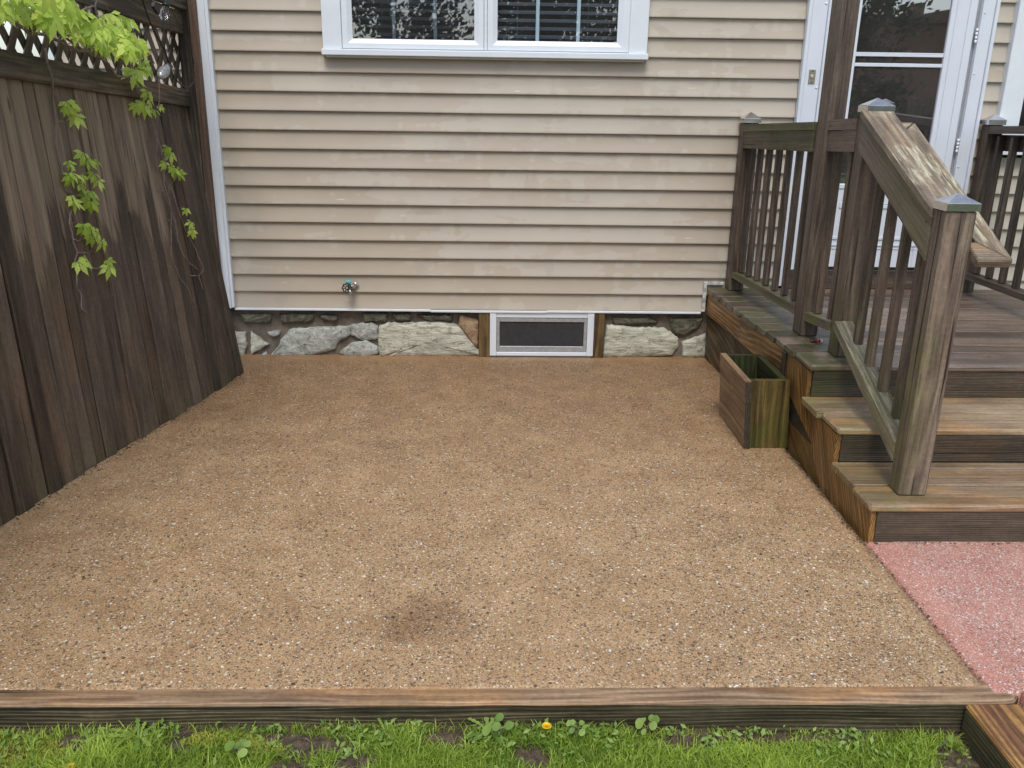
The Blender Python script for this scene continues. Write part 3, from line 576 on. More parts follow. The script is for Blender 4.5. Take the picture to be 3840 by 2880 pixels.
# rim boards along the left side
mb=MB(); mb.prism([(1.500,-.004,.318),(1.500,-.004,.4605),(1.536,-.684,.4605),(1.536,-.684,.318)],(.036,0,0),(-.05,1,0),alg=.02); mb.build('rim_board',M['skirt'],D)
mb=MB(); mb.prism([(1.533,-.686,.316),(1.533,-.686,.4605),(1.566,-1.375,.4605),(1.566,-1.375,.322)],(.036,0,0),(-.05,1,0),alg=.0); mb.build('rim_board',M['skirt'],D)
mb=MB(); mb.box(1.560,1.600,-1.418,-1.377,.300,.4600,bev=.003,grain='z'); mb.build('rim_block',M['riser'],D)
mb=MB(); mb.prism([(1.522,.02,-.03),(1.522,.02,.317),(1.585,-1.40,.317),(1.585,-1.40,-.03)],(.012,0,0),(-.05,1,.25),alg=.15); mb.build('skirt_panel',M['panel'],D)
# stair cheek boards
X0=1.576
mb=MB(); mb.prism([(X0,-1.42,.4605),(X0,-1.725,.4605),(X0,-1.725,.330),(X0,-1.73,.315),(X0,-1.87,.147),(X0,-1.472,.275),(X0,-1.42,.31)],(.02,0,0),(0,-.45,-1),alg=.0,tone=.75); mb.build('side_board',M['skirt'],D)
mb=MB(); mb.prism([(X0+.004,-1.42,.309),(X0+.004,-1.472,.274),(X0+.004,-1.868,.146),(X0+.004,-1.873,.132),(X0+.004,-1.56,.13),(X0+.004,-1.42,.19)],(.02,0,0),(0,-.75,.35),alg=.05,tone=.1); mb.build('side_board',M['riser'],D)
mb=MB(); mb.prism([(X0+.003,-1.42,.189),(X0+.003,-1.56,.129),(X0+.003,-1.874,.131),(X0+.003,-2.05,-.02),(X0+.003,-1.42,-.02)],(.02,0,0),(0,-.9,-.45),alg=.35,tone=.3); mb.build('side_board',M['skirt'],D)
mb=MB(); mb.prism([(X0,-1.735,.2955),(X0,-2.140,.2955),(X0,-2.140,.160),(X0,-2.15,.1345),(X0,-2.562,.1345),(X0,-2.575,-.02),(X0,-2.052,-.02),(X0,-1.875,.132),(X0,-1.871,.147)],(.022,0,0),(0,-.62,-1),tone=.7); mb.build('side_board',M['skirt'],D)
# risers
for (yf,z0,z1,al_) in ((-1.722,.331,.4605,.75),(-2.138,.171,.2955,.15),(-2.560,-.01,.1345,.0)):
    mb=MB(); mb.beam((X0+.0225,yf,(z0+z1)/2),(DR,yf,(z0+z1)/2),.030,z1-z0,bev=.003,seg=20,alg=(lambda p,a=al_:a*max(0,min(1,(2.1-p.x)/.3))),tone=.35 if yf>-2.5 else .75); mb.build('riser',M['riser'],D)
# treads : two boards each
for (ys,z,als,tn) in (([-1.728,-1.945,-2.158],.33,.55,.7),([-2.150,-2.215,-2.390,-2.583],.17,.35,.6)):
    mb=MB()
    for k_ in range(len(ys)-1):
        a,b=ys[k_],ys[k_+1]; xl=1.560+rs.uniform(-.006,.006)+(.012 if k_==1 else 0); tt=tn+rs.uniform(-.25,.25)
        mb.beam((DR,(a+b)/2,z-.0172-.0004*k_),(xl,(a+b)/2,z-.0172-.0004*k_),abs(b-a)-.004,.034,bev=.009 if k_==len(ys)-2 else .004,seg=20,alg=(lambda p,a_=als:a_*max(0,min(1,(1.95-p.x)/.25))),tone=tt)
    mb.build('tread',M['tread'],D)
# posts and caps
def cap(par,x0,x1,y0,y1,z0,zr,zt,g=.006):
    x0-=g;x1+=g;y0-=g;y1+=g; b=.002
    vs=[(x0,y0,z0),(x1,y0,z0),(x1,y1,z0),(x0,y1,z0),(x0,y0,zr-b),(x1,y0,zr-b),(x1,y1,zr-b),(x0,y1,zr-b),(x0+b,y0+b,zr),(x1-b,y0+b,zr),(x1-b,y1-b,zr),(x0+b,y1-b,zr),((x0+x1)/2,(y0+y1)/2,zt)]
    fs=[[0,1,5,4],[1,2,6,5],[2,3,7,6],[3,0,4,7],[4,5,9,8],[5,6,10,9],[6,7,11,10],[7,4,8,11],[8,9,12],[9,10,12],[10,11,12],[11,8,12],[3,2,1,0]]
    mb=MB(); mb.add(vs,fs); mb.lathe([(.0035,0),(.003,.0015),(0,.002)],(x0,(y0+y1)/2,(z0+zr)/2),(-1,0,0),8)
    o=mb.build('post_cap',M['steel']); o.parent=par; return o
def post(x0,x1,y0,y1,z0,z1,mat='rail',capz=None,alg=0,tone=.5,lean=0,jit=0):
    mb=MB(); mb.beam(((x0+x1)/2,(y0+y1)/2,z0),((x0+x1)/2+lean,(y0+y1)/2,z1),x1-x0,y1-y0,up=(0,1,0),bev=.006,seg=26,alg=alg,tone=tone,jit=jit)
    o=mb.build('post',M[mat],D)
    if capz: cap(o,x0+lean,x1+lean,y0,y1,*capz)
    return o
lo=lambda a,h:(lambda p:a*max(0,min(1,(h-p.z)/.25)))
post(1.607,1.704,-.112,-.012,ZD,1.552,capz=(1.553,1.580,1.618),alg=lo(.15,.8),tone=.4)
post(1.700,1.789,-1.236,-1.098,ZD,3.1,alg=0,tone=.55)
post(1.737,1.849,-1.620,-1.520,ZD,1.645,capz=(1.646,1.676,1.709),alg=lo(.9,.85),tone=.6)
post(1.710,1.825,-2.496,-2.400,.1705,1.318,'newel',capz=(1.318,1.347,1.380),alg=lambda p:(.5 if p.x<1.75 else 0)*max(.0,min(1,(1.05-p.z)/.3)),tone=.5)
post(3.145,3.245,-.10,-.02,ZD,1.560,capz=(1.561,1.592,1.626),tone=.2)
post(3.145,3.245,-1.62,-1.52,ZD,1.645,capz=(1.646,1.676,1.709),tone=.3)
# rails: side board + narrow board on top
def vboard(xa,ya,xb,yb,za0,za1,zb0,zb1,th,name,mat,alg=0,tone=None,cx=0):
    mb=MB(); mb.prism([(xa,ya,za0),(xa,ya,za1),(xb,yb,zb1),(xb,yb,zb0)],(th,0,0),(xb-xa,yb-ya,(zb1-za1)),alg=alg,tone=tone); return mb.build(name,M[mat],D)
vboard(1.612,-.113,1.694,-1.097,1.402,1.4995,1.441,1.548,.036,'rail_board','rail',alg=.35,tone=.3)
vboard(1.606,-.113,1.688,-1.097,1.5005,1.545,1.5495,1.589,.088,'top_rail','rail',alg=.75,tone=.45)
vboard(1.712,-1.237,1.736,-1.519,1.453,1.550,1.468,1.565,.036,'rail_board','rail',tone=.65)
vboard(1.706,-1.237,1.730,-1.519,1.5535,1.602,1.568,1.620,.088,'top_rail','rail',tone=.8)
vboard(1.618,-.113,1.700,-1.097,.586,.622,.584,.631,.088,'bottom_rail','rail',alg=.45,tone=.6)
vboard(1.706,-1.237,1.722,-1.519,.585,.630,.606,.652,.088,'bottom_rail','sideboard',alg=.9,tone=.6)
def bal(x0,y0,z0,x1,z1,w_=.036,tone=None,alg=0,slant=0,mat='rail'):
    mb=MB(); w_=min(w_,.040); x0+=.005; x1+=.005; mb.beam((x0+w_/2,y0+.018,z0),(x1+w_/2,y0+.018,z1),w_,.034,up=(0,1,0),bev=.005,seg=8,tone=tone,alg=alg); mb.build('baluster',M[mat],D)
for k_,(x,yb) in enumerate([(1.646,-.168),(1.656,-.295),(1.667,-.433),(1.677,-.580),(1.688,-.722),(1.699,-.860),(1.710,-1.000)]):
    zt=1.45+.04*(-yb); bal(x,yb,.623+.011*(-yb),x-.001,zt,tone=.12+.12*(k_%3)); 
for x,yb in ((1.728,-1.309),(1.740,-1.466)): bal(x,yb,.637,x+.004,1.50,.05,tone=.6)
for x,yb in ((1.746,-1.796),(1.746,-1.948),(1.746,-2.110),(1.746,-2.272)):
    zb=.596-.46*(-yb-1.796)-.006; zt=1.487+.0-.47*(-yb-1.62)+.10; bal(x,yb,zb,x,zt,.050,tone=.55+rs.uniform(-.2,.2),alg=lo(.5,zb+.3))
# stair rails
vboard(1.712,-1.6205,1.706,-2.3995,1.487,1.625,1.118,1.283,.036,'rail_board','sideboard',tone=.5,alg=lambda p:.6 if p.y<-1.9 else .0)
vboard(1.704,-1.6205,1.700,-2.3995,1.6255,1.6535,1.2835,1.312,.142,'top_rail','cap',tone=.5)
mb=MB(); mb.prism([(1.712,-1.6205,.640),(1.712,-1.6205,.680),(1.706,-2.3995,.366),(1.706,-2.3995,.285)],(.088,0,0),(0,-.8,-.33),alg=.3,tone=.5); mb.build('bottom_rail',M['lowrail'],D)
# grab rail with mitred returns
s0=V((0,-1.612,1.606)); s1=V((0,-2.555,1.150)); dv=(s1-s0).normalized(); L_=(s1-s0).length; nrm=V((1,0,0)).cross(dv).normalized()
if nrm.z<0: nrm=-nrm
def gpoly(pts,name,grain,tone):
    mb=MB(); th=.036; b=.007
    c_=sum((V((p[0],p[1])) for p in pts),V((0,0)))/len(pts)
    def P3(x,s_,h): return s0+dv*s_+V((x,0,0))+nrm*h
    n_=len(pts); vs=[];lay=[(1,-th+b*.6),(1,-b),(.0,0)]
    sh=[]
    for (x,s_) in pts:
        d_=V((x,s_))-c_; q=c_+d_*(1-b/max(d_.length,.01)*.9); sh.append((q.x,q.y))
    vs=[P3(x,s_,-th) for x,s_ in sh]+[P3(x,s_,-th+b) for x,s_ in pts]+[P3(x,s_,-b) for x,s_ in pts]+[P3(x,s_,0) for x,s_ in sh]
    fs=[[i for i in range(n_-1,-1,-1)],[3*n_+i for i in range(n_)]]
    for l in range(3):
        for j in range(n_): fs.append([l*n_+j,l*n_+(j+1)%n_,(l+1)*n_+(j+1)%n_,(l+1)*n_+j])
    mb.add(vs,fs,grain,tone=tone); return mb.build(name,M['cap'],D)
xo,xi=1.956,1.862
gpoly([(xi,.105),(xo,.002),(xo,L_-.002),(xi,L_-.118),],'grab_rail',dv,.6)
gpoly([(1.850,.0),(xo-.002,.0),(xi-.002,.100),(1.850,.100)],'rail_return',(1,0,0),.5)
gpoly([(1.827,L_-.118),(xi-.001,L_-.114),(xo-.002,L_),(1.827,L_)],'rail_return',(1,0,0),.65)
# right hand railing
vboard(3.212,-.101,3.212,-1.519,1.405,1.502,1.450,1.548,.036,'rail_board','rail',tone=.1)
vboard(3.150,-.101,3.150,-1.519,1.508,1.553,1.560,1.606,.088,'top_rail','rail',tone=.6)
vboard(3.135,-.101,3.135,-1.519,.598,.636,.612,.650,.088,'bottom_rail','rail',tone=.2)
for yb in (-.205,-.353,-.500,-.647,-.79,-.94,-1.09,-1.24,-1.39): bal(3.165,yb,.639,3.165,1.50,.044,tone=.2+rs.random()*.2)
# screws on rails
for q_ in [(1.6055,-.16,1.522),(1.6835,-1.06,1.570),(1.7055,-1.262,1.575),(1.7275,-1.49,1.597),(1.7105,-1.66,1.60),(1.7055,-2.36,1.26)]:
    mb=MB(); nails(mb,[q_],(-1,0,0),.005); mb.build('screw_head',M['black'],D)
# small things on the deck
mb=MB(); rt=random.Random(9)
for j in range(26):
    x=rt.uniform(1.8,3.0); y=rt.uniform(-1.65,-.15); a=rt.uniform(-.5,.5); L=rt.choice([.01,.015,.03,.05]); z=ZD+.0025
    mb.tube([(x,y,z),(x+L*.5*math.cos(a),y+L*.5*math.sin(a),z+.003),(x+L*math.cos(a),y+L*math.sin(a),z)],rt.uniform(.0008,.0018),5)
tag(mb.build('plant_litter',M['straw']),kind='stuff')

t=empty('lip_balm',(1.74,-1.357,ZD+.009),'small dark red lip balm tube with white cap lying on deck boards','lip balm tube')
mb=MB(); mb.lathe([(0,0),(.008,0),(.0085,.001),(.0085,.046),(0,.046)],(1.712,-1.357,ZD+.0092),(1,0,0),14); mb.build('tube',M['balm'],t)
mb=MB(); mb.lathe([(.0075,.0465),(.0088,.047),(.0088,.059),(.007,.061),(0,.061)],(1.712,-1.357,ZD+.0092),(1,0,0),14); mb.build('cap',M['balm_cap'],t)
mb=MB(); mb.lathe([(.0088,.030),(.0088,.038)],(1.712,-1.357,ZD+.0092),(1,0,0),14); mb.build('badge',M['balm_red'],t)
# ---------------------------------------------------------------- planter box
t=empty('planter_box',(1.45,-1.35,0),'empty open topped wooden planter box standing against the deck side','planter')
tx=-.028
def pl(x0,x1,y0,y1,z0,z1,mat,al=0,tone=.5,grain='y',bev=.004):
    mb=MB(); 
    if grain=='y': mb.prism([(x0,y0,z0),(x0+tx,y0,z1),(x0+tx,y1,z1-.0),(x0,y1,z0)],(x1-x0,0,0),(0,1,0),alg=al,tone=tone)
    else: mb.prism([(x0,y0,z0),(x1,y0,z0),(x1+tx,y0,z1),(x0+tx,y0,z1)],(0,y1-y0,0),(0,0,1),alg=al,tone=tone)
    return mb.build('side_panel',M[mat],t)
pl(1.342,1.374,-1.596,-1.100,.0,.362,'plant_side')
pl(1.3745,1.572,-1.586,-1.554,.0,.362,'plant_front',al=lambda p:.8*max(0,min(1,(.18-p.z)/.12)),grain='z')
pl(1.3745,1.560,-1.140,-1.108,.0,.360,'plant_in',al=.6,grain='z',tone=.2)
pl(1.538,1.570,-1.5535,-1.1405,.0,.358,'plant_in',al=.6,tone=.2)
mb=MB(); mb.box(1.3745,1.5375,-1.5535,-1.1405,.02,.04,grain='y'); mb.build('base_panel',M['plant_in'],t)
mb=MB(); mb.prism([(1.3425,-1.5965,.0),(1.3735,-1.5965,.0),(1.3735+tx,-1.5965,.357),(1.3425+tx,-1.5965,.357)],(0,-.0015,0),(0,1,0),alg=.2,tone=.2); mb.build('end_grain',M['riser'],t)
# ---------------------------------------------------------------- fence
FE=empty('wooden_fence',(-1.85,-1.3,0),'dark wet leaning board fence with diamond lattice on top','fence')
BY=[-2.444,-1.969,-1.634,-1.354,-.945,-.44,-.2]; BX=[-1.949,-1.864,-1.785,-1.721,-1.617,-1.533,-1.50]
def bxy(yb): return pw(yb,BY,BX) if yb>-2.444 else -1.949+.11*(yb+2.444)
def topy(yb): return yb+.39*max(0,yb+1.97)/1.53
rs=random.Random(21)
mb=MB(); yb=-4.6; i=0
while yb<-.44:
    w_=rs.choice([.085,.092,.10,.066,.075]); y1=yb+w_; gap=.0035 if abs((yb+y1)/2+1.99)>.06 else .0
    if -2.06<yb<-1.96: y1=yb+.06
    a0=(bxy(yb),yb); a1=(bxy(min(y1,-.36)),min(y1,-.36)); ta,tb=topy(yb),topy(y1)
    if tb>-.05: tb=-.045
    g_=.0042
    off=rs.choice([0,0,.006,.011]); zb=-.01+(rs.uniform(.0,.03) if rs.random()<.35 else 0)
    ztop=lambda y_:1.585-.073*y_+.02+.02
    segs=10; vs=[];fs=[]; ph=rs.uniform(0,9)
    for s_ in range(segs+1):
        f_=s_/segs; z0_=lerp(zb,0,f_); z_=lerp(zb,ztop(ta),f_)
        c=.010*math.sin(f_*math.pi)*mnoise.noise(V((i*3.1,f_*1.5,0)))
        xa=lerp(a0[0],-1.828+.055*ta,f_)+off+c; xb=lerp(a1[0],-1.828+.055*tb,f_)+off+c
        g0=.006*math.sin(f_*math.pi) if abs(yb+1.96)<.05 else 0
        ya=lerp(a0[1],ta,f_)+g_+g0; y2=lerp(a1[1],tb,f_)-g_
        e=.004
        vs+=[(xa-.020,ya,z_),(xa-e,ya,z_),(xa,ya+e,z_),(xb+.002*math.sin(ph),y2-e,z_),(xb-e,y2,z_),(xb-.020,y2,z_)]
    for s_ in range(segs):
        for j in range(6): a=s_*6+j; b=s_*6+(j+1)%6; fs.append([a,b,b+6,a+6])
    fs.append([0,1,2,3,4,5]); fs.append([segs*6+j for j in range(5,-1,-1)])
    mb.add(vs,fs,(V((-.1,topy(yb)-yb,1.7))),tone=rs.choice([0,.15,.35,.5,.65,.85,1]),alg=(lambda p:.22*max(0,min(1,(.2-p.z)/.2))))
    yb=y1; i+=1
mb.build('board_panel',M['fence'],FE)
mb=MB()
for (ya,yb_) in ((-4.6,-2.0),(-1.90,-.47)):
    n_=14; vs=[]; fs=[]
    for k_ in range(n_+1):
        y0_=lerp(ya,yb_,k_/n_)
        for f_ in (0,.5,1): vs.append((lerp(bxy(y0_),-1.828+.055*topy(y0_),f_)-.034,lerp(y0_,topy(y0_),f_),lerp(.02,1.585-.073*y0_,f_)))
    for k_ in range(n_):
        for j in (0,1): a=k_*3+j; fs.append([a,a+1,a+4,a+3])
    mb.add(vs,fs,(0,0,1))
mb.build('gap_shade_sheet',M['dark'],FE)  # thin dark sheet added behind the boards so their gaps read as shade
def frail(y0,y1,zf0,zf1,xoff,th,name='rail',tone=.5):
    mb=MB(); n_=24; vs=[];fs=[]
    for k_ in range(n_+1):
        y=lerp(y0,y1,k_/n_); x=-1.79+.055*y+xoff; z0=zf0(y)+.004*mnoise.noise(V((y*3,1,0)));z1=zf1(y)+.006*mnoise.noise(V((y*3,5,0)))
        e=.004; vs+=[(x-th,y,z0),(x-e,y,z0),(x,y,z0+e),(x,y,z1-e),(x-e,y,z1),(x-th,y,z1)]
    for k_ in range(n_):
        for j in range(6): a=k_*6+j; b=k_*6+(j+1)%6; fs.append([a,b,b+6,a+6])
    fs.append([0,1,2,3,4,5]); fs.append([n_*6+j for j in range(5,-1,-1)])
    mb.add(vs,fs,(.055,1,-.07),tone=tone,alg=.1); mb.build(name,M['fence_rail'],FE)
frail(-4.6,-.012,lambda y:1.597-.0725*y,lambda y:1.697-.0755*y,0,.036,tone=.55)
frail(-4.6,-.012,lambda y:2.010-.052*y,lambda y:2.135-.06*y,0,.036,tone=.5)
frail(-4.6,-.012,lambda y:2.140-.06*y,lambda y:2.33-.06*y,.03,.040,tone=.35)
# lattice
mb=MB(); rs=random.Random(3)
z0f=lambda y:1.66-.073*y; sp=.118; ang=math.radians(56)
def latt(sgn,xo,skip):
    y=-4.9
    while y<.5:
        z0=1.66-.073*y; 
        ht=.46; dy=ht/math.tan(ang)*sgn
        ya,yb_=y,y+dy; za=1.655-.073*ya; zb=za+ht
        ww=.045+rs.uniform(-.004,.006)
        if -4.6<min(ya,yb_) and max(ya,yb_)<.0 and not(skip and rs.random()<skip):
            xA=-1.835+.055*ya+xo; xB=-1.835+.055*yb_+xo
            mb.beam((xA,ya,za),(xB,yb_,zb),ww,.007,up=(1,0,0),bev=.001,tone=rs.random()*.9+.1)
        elif max(ya,yb_)>=0 and min(ya,yb_)<0:
            # clipped against the post
            t_=(0-ya)/(yb_-ya) if sgn>0 else (0-ya)/(yb_-ya)
            pm=(-1.835+xo,0-.002,lerp(za,zb,t_))
            if ya<0: mb.beam((-1.835+.055*ya+xo,ya,za),pm,ww,.007,up=(1,0,0),bev=.001,tone=rs.random())
            else: mb.beam(pm,(-1.835+.055*yb_+xo,yb_,zb),ww,.007,up=(1,0,0),bev=.001,tone=rs.random())
        y+=sp*(1+rs.uniform(-.06,.06))
latt(1,0,.04); latt(-1,-.009,.04)
mb.build('lattice',wood('lattice_wood',(.04,.030,.022),(.10,.076,.058),(.20,.155,.12),ring=.2,blotch=.5,rough=.6),FE)
mb=MB(); mb.box(-1.755,-1.706,-.052,-.0125,-.02,2.9,bev=.004,grain='z',tone=.7); mb.build('post',wood('brown_post_wood',(.045,.027,.018),(.095,.058,.040),(.16,.10,.07),ring=.2,blotch=.25,rough=.6),FE)
mb=MB(); mb.box(-1.83,-1.757,-.05,-.012,-.02,2.9,bev=.004,grain='z',tone=.1); mb.build('post',M['fence_rail'],FE)
# ---------------------------------------------------------------- vines
VD=json.loads('''{"SA":[[[-1.861,-1.655,1.859],[-1.861,-1.661,1.797],[-1.86,-1.638,1.743],[-1.887,-1.595,1.664],[-1.881,-1.611,1.567],[-1.877,-1.654,1.47],[-1.874,-1.647,1.42],[-1.869,-1.643,1.353],[-1.867,-1.651,1.32],[-1.863,-1.646,1.265],[-1.857,-1.594,1.238],[-1.853,-1.584,1.202],[-1.857,-1.653,1.167],[-1.857,-1.679,1.119],[-1.853,-1.679,1.058],[-1.847,-1.668,0.986],[-1.848,-1.708,0.94],[-1.845,-1.696,0.911],[-1.845,-1.727,0.846],[-1.839,-1.707,0.797],[-1.837,-1.721,0.737],[-1.828,-1.683,0.695]],[[-1.881,-1.615,1.557],[-1.876,-1.551,1.557]],[[-1.839,-1.651,0.907],[-1.816,-1.484,0.878]],[[-1.852,-1.682,1.05],[-1.846,-1.634,1.035]],[[-1.847,-1.668,0.986],[-1.834,-1.573,0.965]],[[-1.845,-1.696,0.911],[-1.839,-1.651,0.907]]],"SB":[[[-1.817,-0.852,1.729],[-1.813,-0.782,1.652],[-1.82,-0.669,1.562],[-1.808,-0.652,1.491],[-1.793,-0.636,1.398],[-1.782,-0.637,1.325],[-1.768,-0.706,1.205],[-1.747,-0.705,1.068],[-1.733,-0.691,0.991],[-1.723,-0.722,0.909],[-1.705,-0.706,0.808],[-1.687,-0.646,0.742],[-1.671,-0.574,0.694]],[[-1.76,-0.63,1.188],[-1.738,-0.624,1.058],[-1.713,-0.595,0.923],[-1.69,-0.541,0.825],[-1.677,-0.533,0.755],[-1.662,-0.515,0.683],[-1.667,-0.593,0.664]],[[-1.744,-0.706,1.047],[-1.723,-0.851,0.823],[-1.7,-0.816,0.708],[-1.679,-0.761,0.619],[-1.656,-0.73,0.511]],[[-1.799,-0.526,1.763],[-1.8,-0.547,1.662],[-1.809,-0.597,1.519],[-1.792,-0.703,1.36],[-1.78,-0.745,1.261]],[[-1.772,-0.794,1.178],[-1.764,-0.73,1.166]],[[-1.746,-0.786,1.015],[-1.739,-0.733,1.003]],[[-1.681,-0.685,0.682],[-1.667,-0.593,0.664],[-1.653,-0.594,0.583]]],"SM":[[[-1.841,-2.017,1.974],[-1.837,-1.949,1.945],[-1.831,-1.838,1.91],[-1.824,-1.708,1.91],[-1.817,-1.577,1.879],[-1.811,-1.467,1.861],[-1.803,-1.327,1.859],[-1.795,-1.189,1.813],[-1.792,-1.124,1.762],[-1.785,-1.001,1.755],[-1.777,-0.862,1.776]],[[-1.816,-1.568,1.911],[-1.808,-1.415,1.863],[-1.799,-1.259,1.836],[-1.793,-1.136,1.788]],[[-1.807,-1.405,2.017],[-1.803,-1.327,2.048],[-1.799,-1.252,2.059],[-1.797,-1.215,2.091]],[[-1.799,-1.252,2.059],[-1.798,-1.229,2.007],[-1.797,-1.222,1.965]],[[-1.791,-1.101,1.842],[-1.784,-0.983,1.819],[-1.78,-0.902,1.794]],[[-1.779,-0.892,1.831],[-1.774,-0.795,1.854],[-1.768,-0.695,1.877],[-1.766,-0.659,1.83]]],"LA":[[-1.849,-1.527,1.615],[-1.846,-1.494,1.593],[-1.843,-1.493,1.555],[-1.85,-1.559,1.599],[-1.838,-1.619,1.373],[-1.831,-1.511,1.395],[-1.819,-1.387,1.36],[-1.833,-1.591,1.324],[-1.826,-1.534,1.302],[-1.835,-1.632,1.302],[-1.819,-1.448,1.303],[-1.813,-1.42,1.265],[-1.824,-1.551,1.26],[-1.838,-1.659,1.313],[-1.824,-1.447,1.364],[-1.827,-1.625,1.199],[-1.82,-1.548,1.207],[-1.816,-1.538,1.171],[-1.83,-1.65,1.215],[-1.816,-1.492,1.219],[-1.813,-1.579,1.07],[-1.802,-1.507,1.041],[-1.797,-1.494,0.989],[-1.818,-1.623,1.081],[-1.807,-1.564,1.023],[-1.811,-1.646,0.938],[-1.787,-1.502,0.865],[-1.816,-1.698,0.925],[-1.787,-1.478,0.902]],"LB":[[-1.809,-0.886,1.605],[-1.783,-0.778,1.663],[-1.798,-0.666,1.622],[-1.789,-0.554,1.601],[-1.797,-0.738,1.584],[-1.801,-0.781,1.589],[-1.79,-0.645,1.577],[-1.806,-0.81,1.619],[-1.759,-0.632,1.377],[-1.751,-0.593,1.338],[-1.754,-0.718,1.3],[-1.741,-0.61,1.271],[-1.732,-0.552,1.24],[-1.738,-0.592,1.259],[-1.728,-0.518,1.231],[-1.701,-0.594,1.033],[-1.687,-0.577,0.959],[-1.677,-0.558,0.907],[-1.679,-0.586,0.905]],"LM":[[-1.794,-1.847,2.008],[-1.665,-2.317,1.948],[-1.732,-1.24,1.904],[-1.632,-2.267,2.006],[-1.743,-1.082,1.875],[-1.638,-2.051,1.949],[-1.642,-1.339,1.877],[-1.789,-1.462,1.955],[-1.713,-1.009,1.888],[-1.602,-1.372,1.851],[-1.715,-1.615,1.933],[-1.824,-1.904,1.972],[-1.722,-2.183,2.033],[-1.769,-1.562,1.911],[-1.756,-1.671,1.964],[-1.697,-1.835,1.998],[-1.733,-1.059,1.93],[-1.718,-1.229,1.933],[-1.68,-2.136,2.035],[-1.577,-1.414,1.862],[-1.673,-2.339,1.953],[-1.637,-1.886,1.953],[-1.794,-1.758,2.001],[-1.812,-1.525,2.017],[-1.761,-2.15,1.98],[-1.734,-1.915,1.935],[-1.793,-1.883,2.049],[-1.691,-1.441,1.955],[-1.71,-1.94,2.026],[-1.689,-1.334,1.856],[-1.735,-1.931,2.037],[-1.718,-1.954,1.954],[-1.794,-2.069,2.05],[-1.814,-1.754,2.045],[-1.694,-1.109,1.85],[-1.624,-1.316,1.861],[-1.623,-1.858,1.96],[-1.64,-1.236,1.901],[-1.675,-1.31,1.87],[-1.6,-1.659,1.927],[-1.578,-1.426,1.84],[-1.771,-1.296,1.881],[-1.74,-0.903,1.923],[-1.601,-1.705,1.885],[-1.828,-1.831,1.956],[-1.619,-1.406,1.858],[-1.74,-1.055,1.864],[-1.633,-1.603,1.869],[-1.801,-1.442,2.018],[-1.672,-1.6,1.886],[-1.722,-2.139,1.963],[-1.821,-2.02,1.995],[-1.739,-1.519,1.907],[-1.807,-1.819,1.95],[-1.726,-2.157,1.952],[-1.797,-1.505,1.952],[-1.607,-1.412,1.898],[-1.624,-1.896,1.99],[-1.759,-2.01,1.997],[-1.802,-1.329,1.924],[-1.667,-1.982,1.977],[-1.629,-1.859,1.961],[-1.683,-1.884,1.929],[-1.601,-1.634,1.919],[-1.623,-1.838,1.964],[-1.757,-1.109,1.915],[-1.761,-1.15,1.895],[-1.8,-2.052,1.976],[-1.707,-1.117,1.885],[-1.602,-1.75,1.916],[-1.765,-1.956,2.02],[-1.661,-2.371,1.951],[-1.752,-1.1,1.864],[-1.602,-1.771,1.906],[-1.649,-1.375,1.937],[-1.618,-1.591,1.894],[-1.692,-1.915,1.991],[-1.731,-1.022,1.913],[-1.627,-2.058,1.921],[-1.754,-1.682,1.95],[-1.699,-1.797,2.0],[-1.592,-1.636,1.912],[-1.593,-1.753,1.945],[-1.707,-0.95,1.879],[-1.636,-2.343,2.016],[-1.729,-1.021,1.927],[-1.65,-2.0,2.009],[-1.739,-1.313,1.873],[-1.799,-1.401,1.99],[-1.608,-2.116,2.006],[-1.665,-2.005,1.958],[-1.643,-1.55,1.876],[-1.685,-1.596,1.906],[-1.706,-1.672,1.908],[-1.784,-2.095,1.968],[-1.745,-1.698,1.948],[-1.627,-1.956,2.012],[-1.803,-2.016,2.068],[-1.665,-1.239,1.919],[-1.632,-1.815,1.973],[-1.578,-1.317,1.845],[-1.689,-1.825,1.945],[-1.771,-2.073,1.956],[-1.787,-1.204,1.92],[-1.659,-1.598,1.879],[-1.747,-1.796,1.978],[-1.598,-1.446,1.853],[-1.684,-1.458,1.905],[-1.626,-1.216,1.902],[-1.754,-1.529,1.942],[-1.635,-2.242,1.945],[-1.621,-1.619,1.856],[-1.766,-1.014,2.014],[-1.77,-1.095,2.017],[-1.775,-1.178,2.002],[-1.763,-0.955,2.001],[-1.769,-1.064,1.985],[-1.757,-0.86,1.786],[-1.752,-0.766,1.788],[-1.762,-0.953,1.775],[-1.76,-0.916,1.748],[-1.754,-0.809,1.806],[-1.764,-0.981,1.756],[-1.762,-0.941,1.975],[-1.759,-0.897,1.896]],"CAB":[[[-1.717,-0.856,2.142],[-1.717,-0.861,2.125],[-1.714,-0.794,2.022],[-1.707,-0.679,1.917],[-1.704,-0.621,1.852],[-1.703,-0.604,1.803],[-1.699,-0.524,1.744],[-1.693,-0.417,1.713],[-1.688,-0.328,1.725],[-1.685,-0.266,1.757]],[[-1.703,-0.606,2.166],[-1.703,-0.607,2.149],[-1.705,-0.64,1.987],[-1.706,-0.649,1.904],[-1.704,-0.622,1.846],[-1.703,-0.603,1.806]],[[-1.699,-0.525,2.174],[-1.699,-0.53,2.128],[-1.7,-0.546,2.011],[-1.704,-0.61,1.891]],[[-1.717,-0.49,2.178],[-1.713,-0.427,2.093],[-1.704,-0.253,1.937],[-1.701,-0.199,1.841]],[[-1.727,-0.673,2.16],[-1.727,-0.678,2.126]]],"BULB":[[-1.683,-0.606,2.155],[-1.684,-0.622,2.126],[-1.687,-0.68,2.048],[-1.686,-0.65,1.816],[-1.688,-0.684,1.815],[-1.694,-0.804,1.759],[-1.693,-0.788,2.114],[-1.69,-0.734,2.078]]}''')
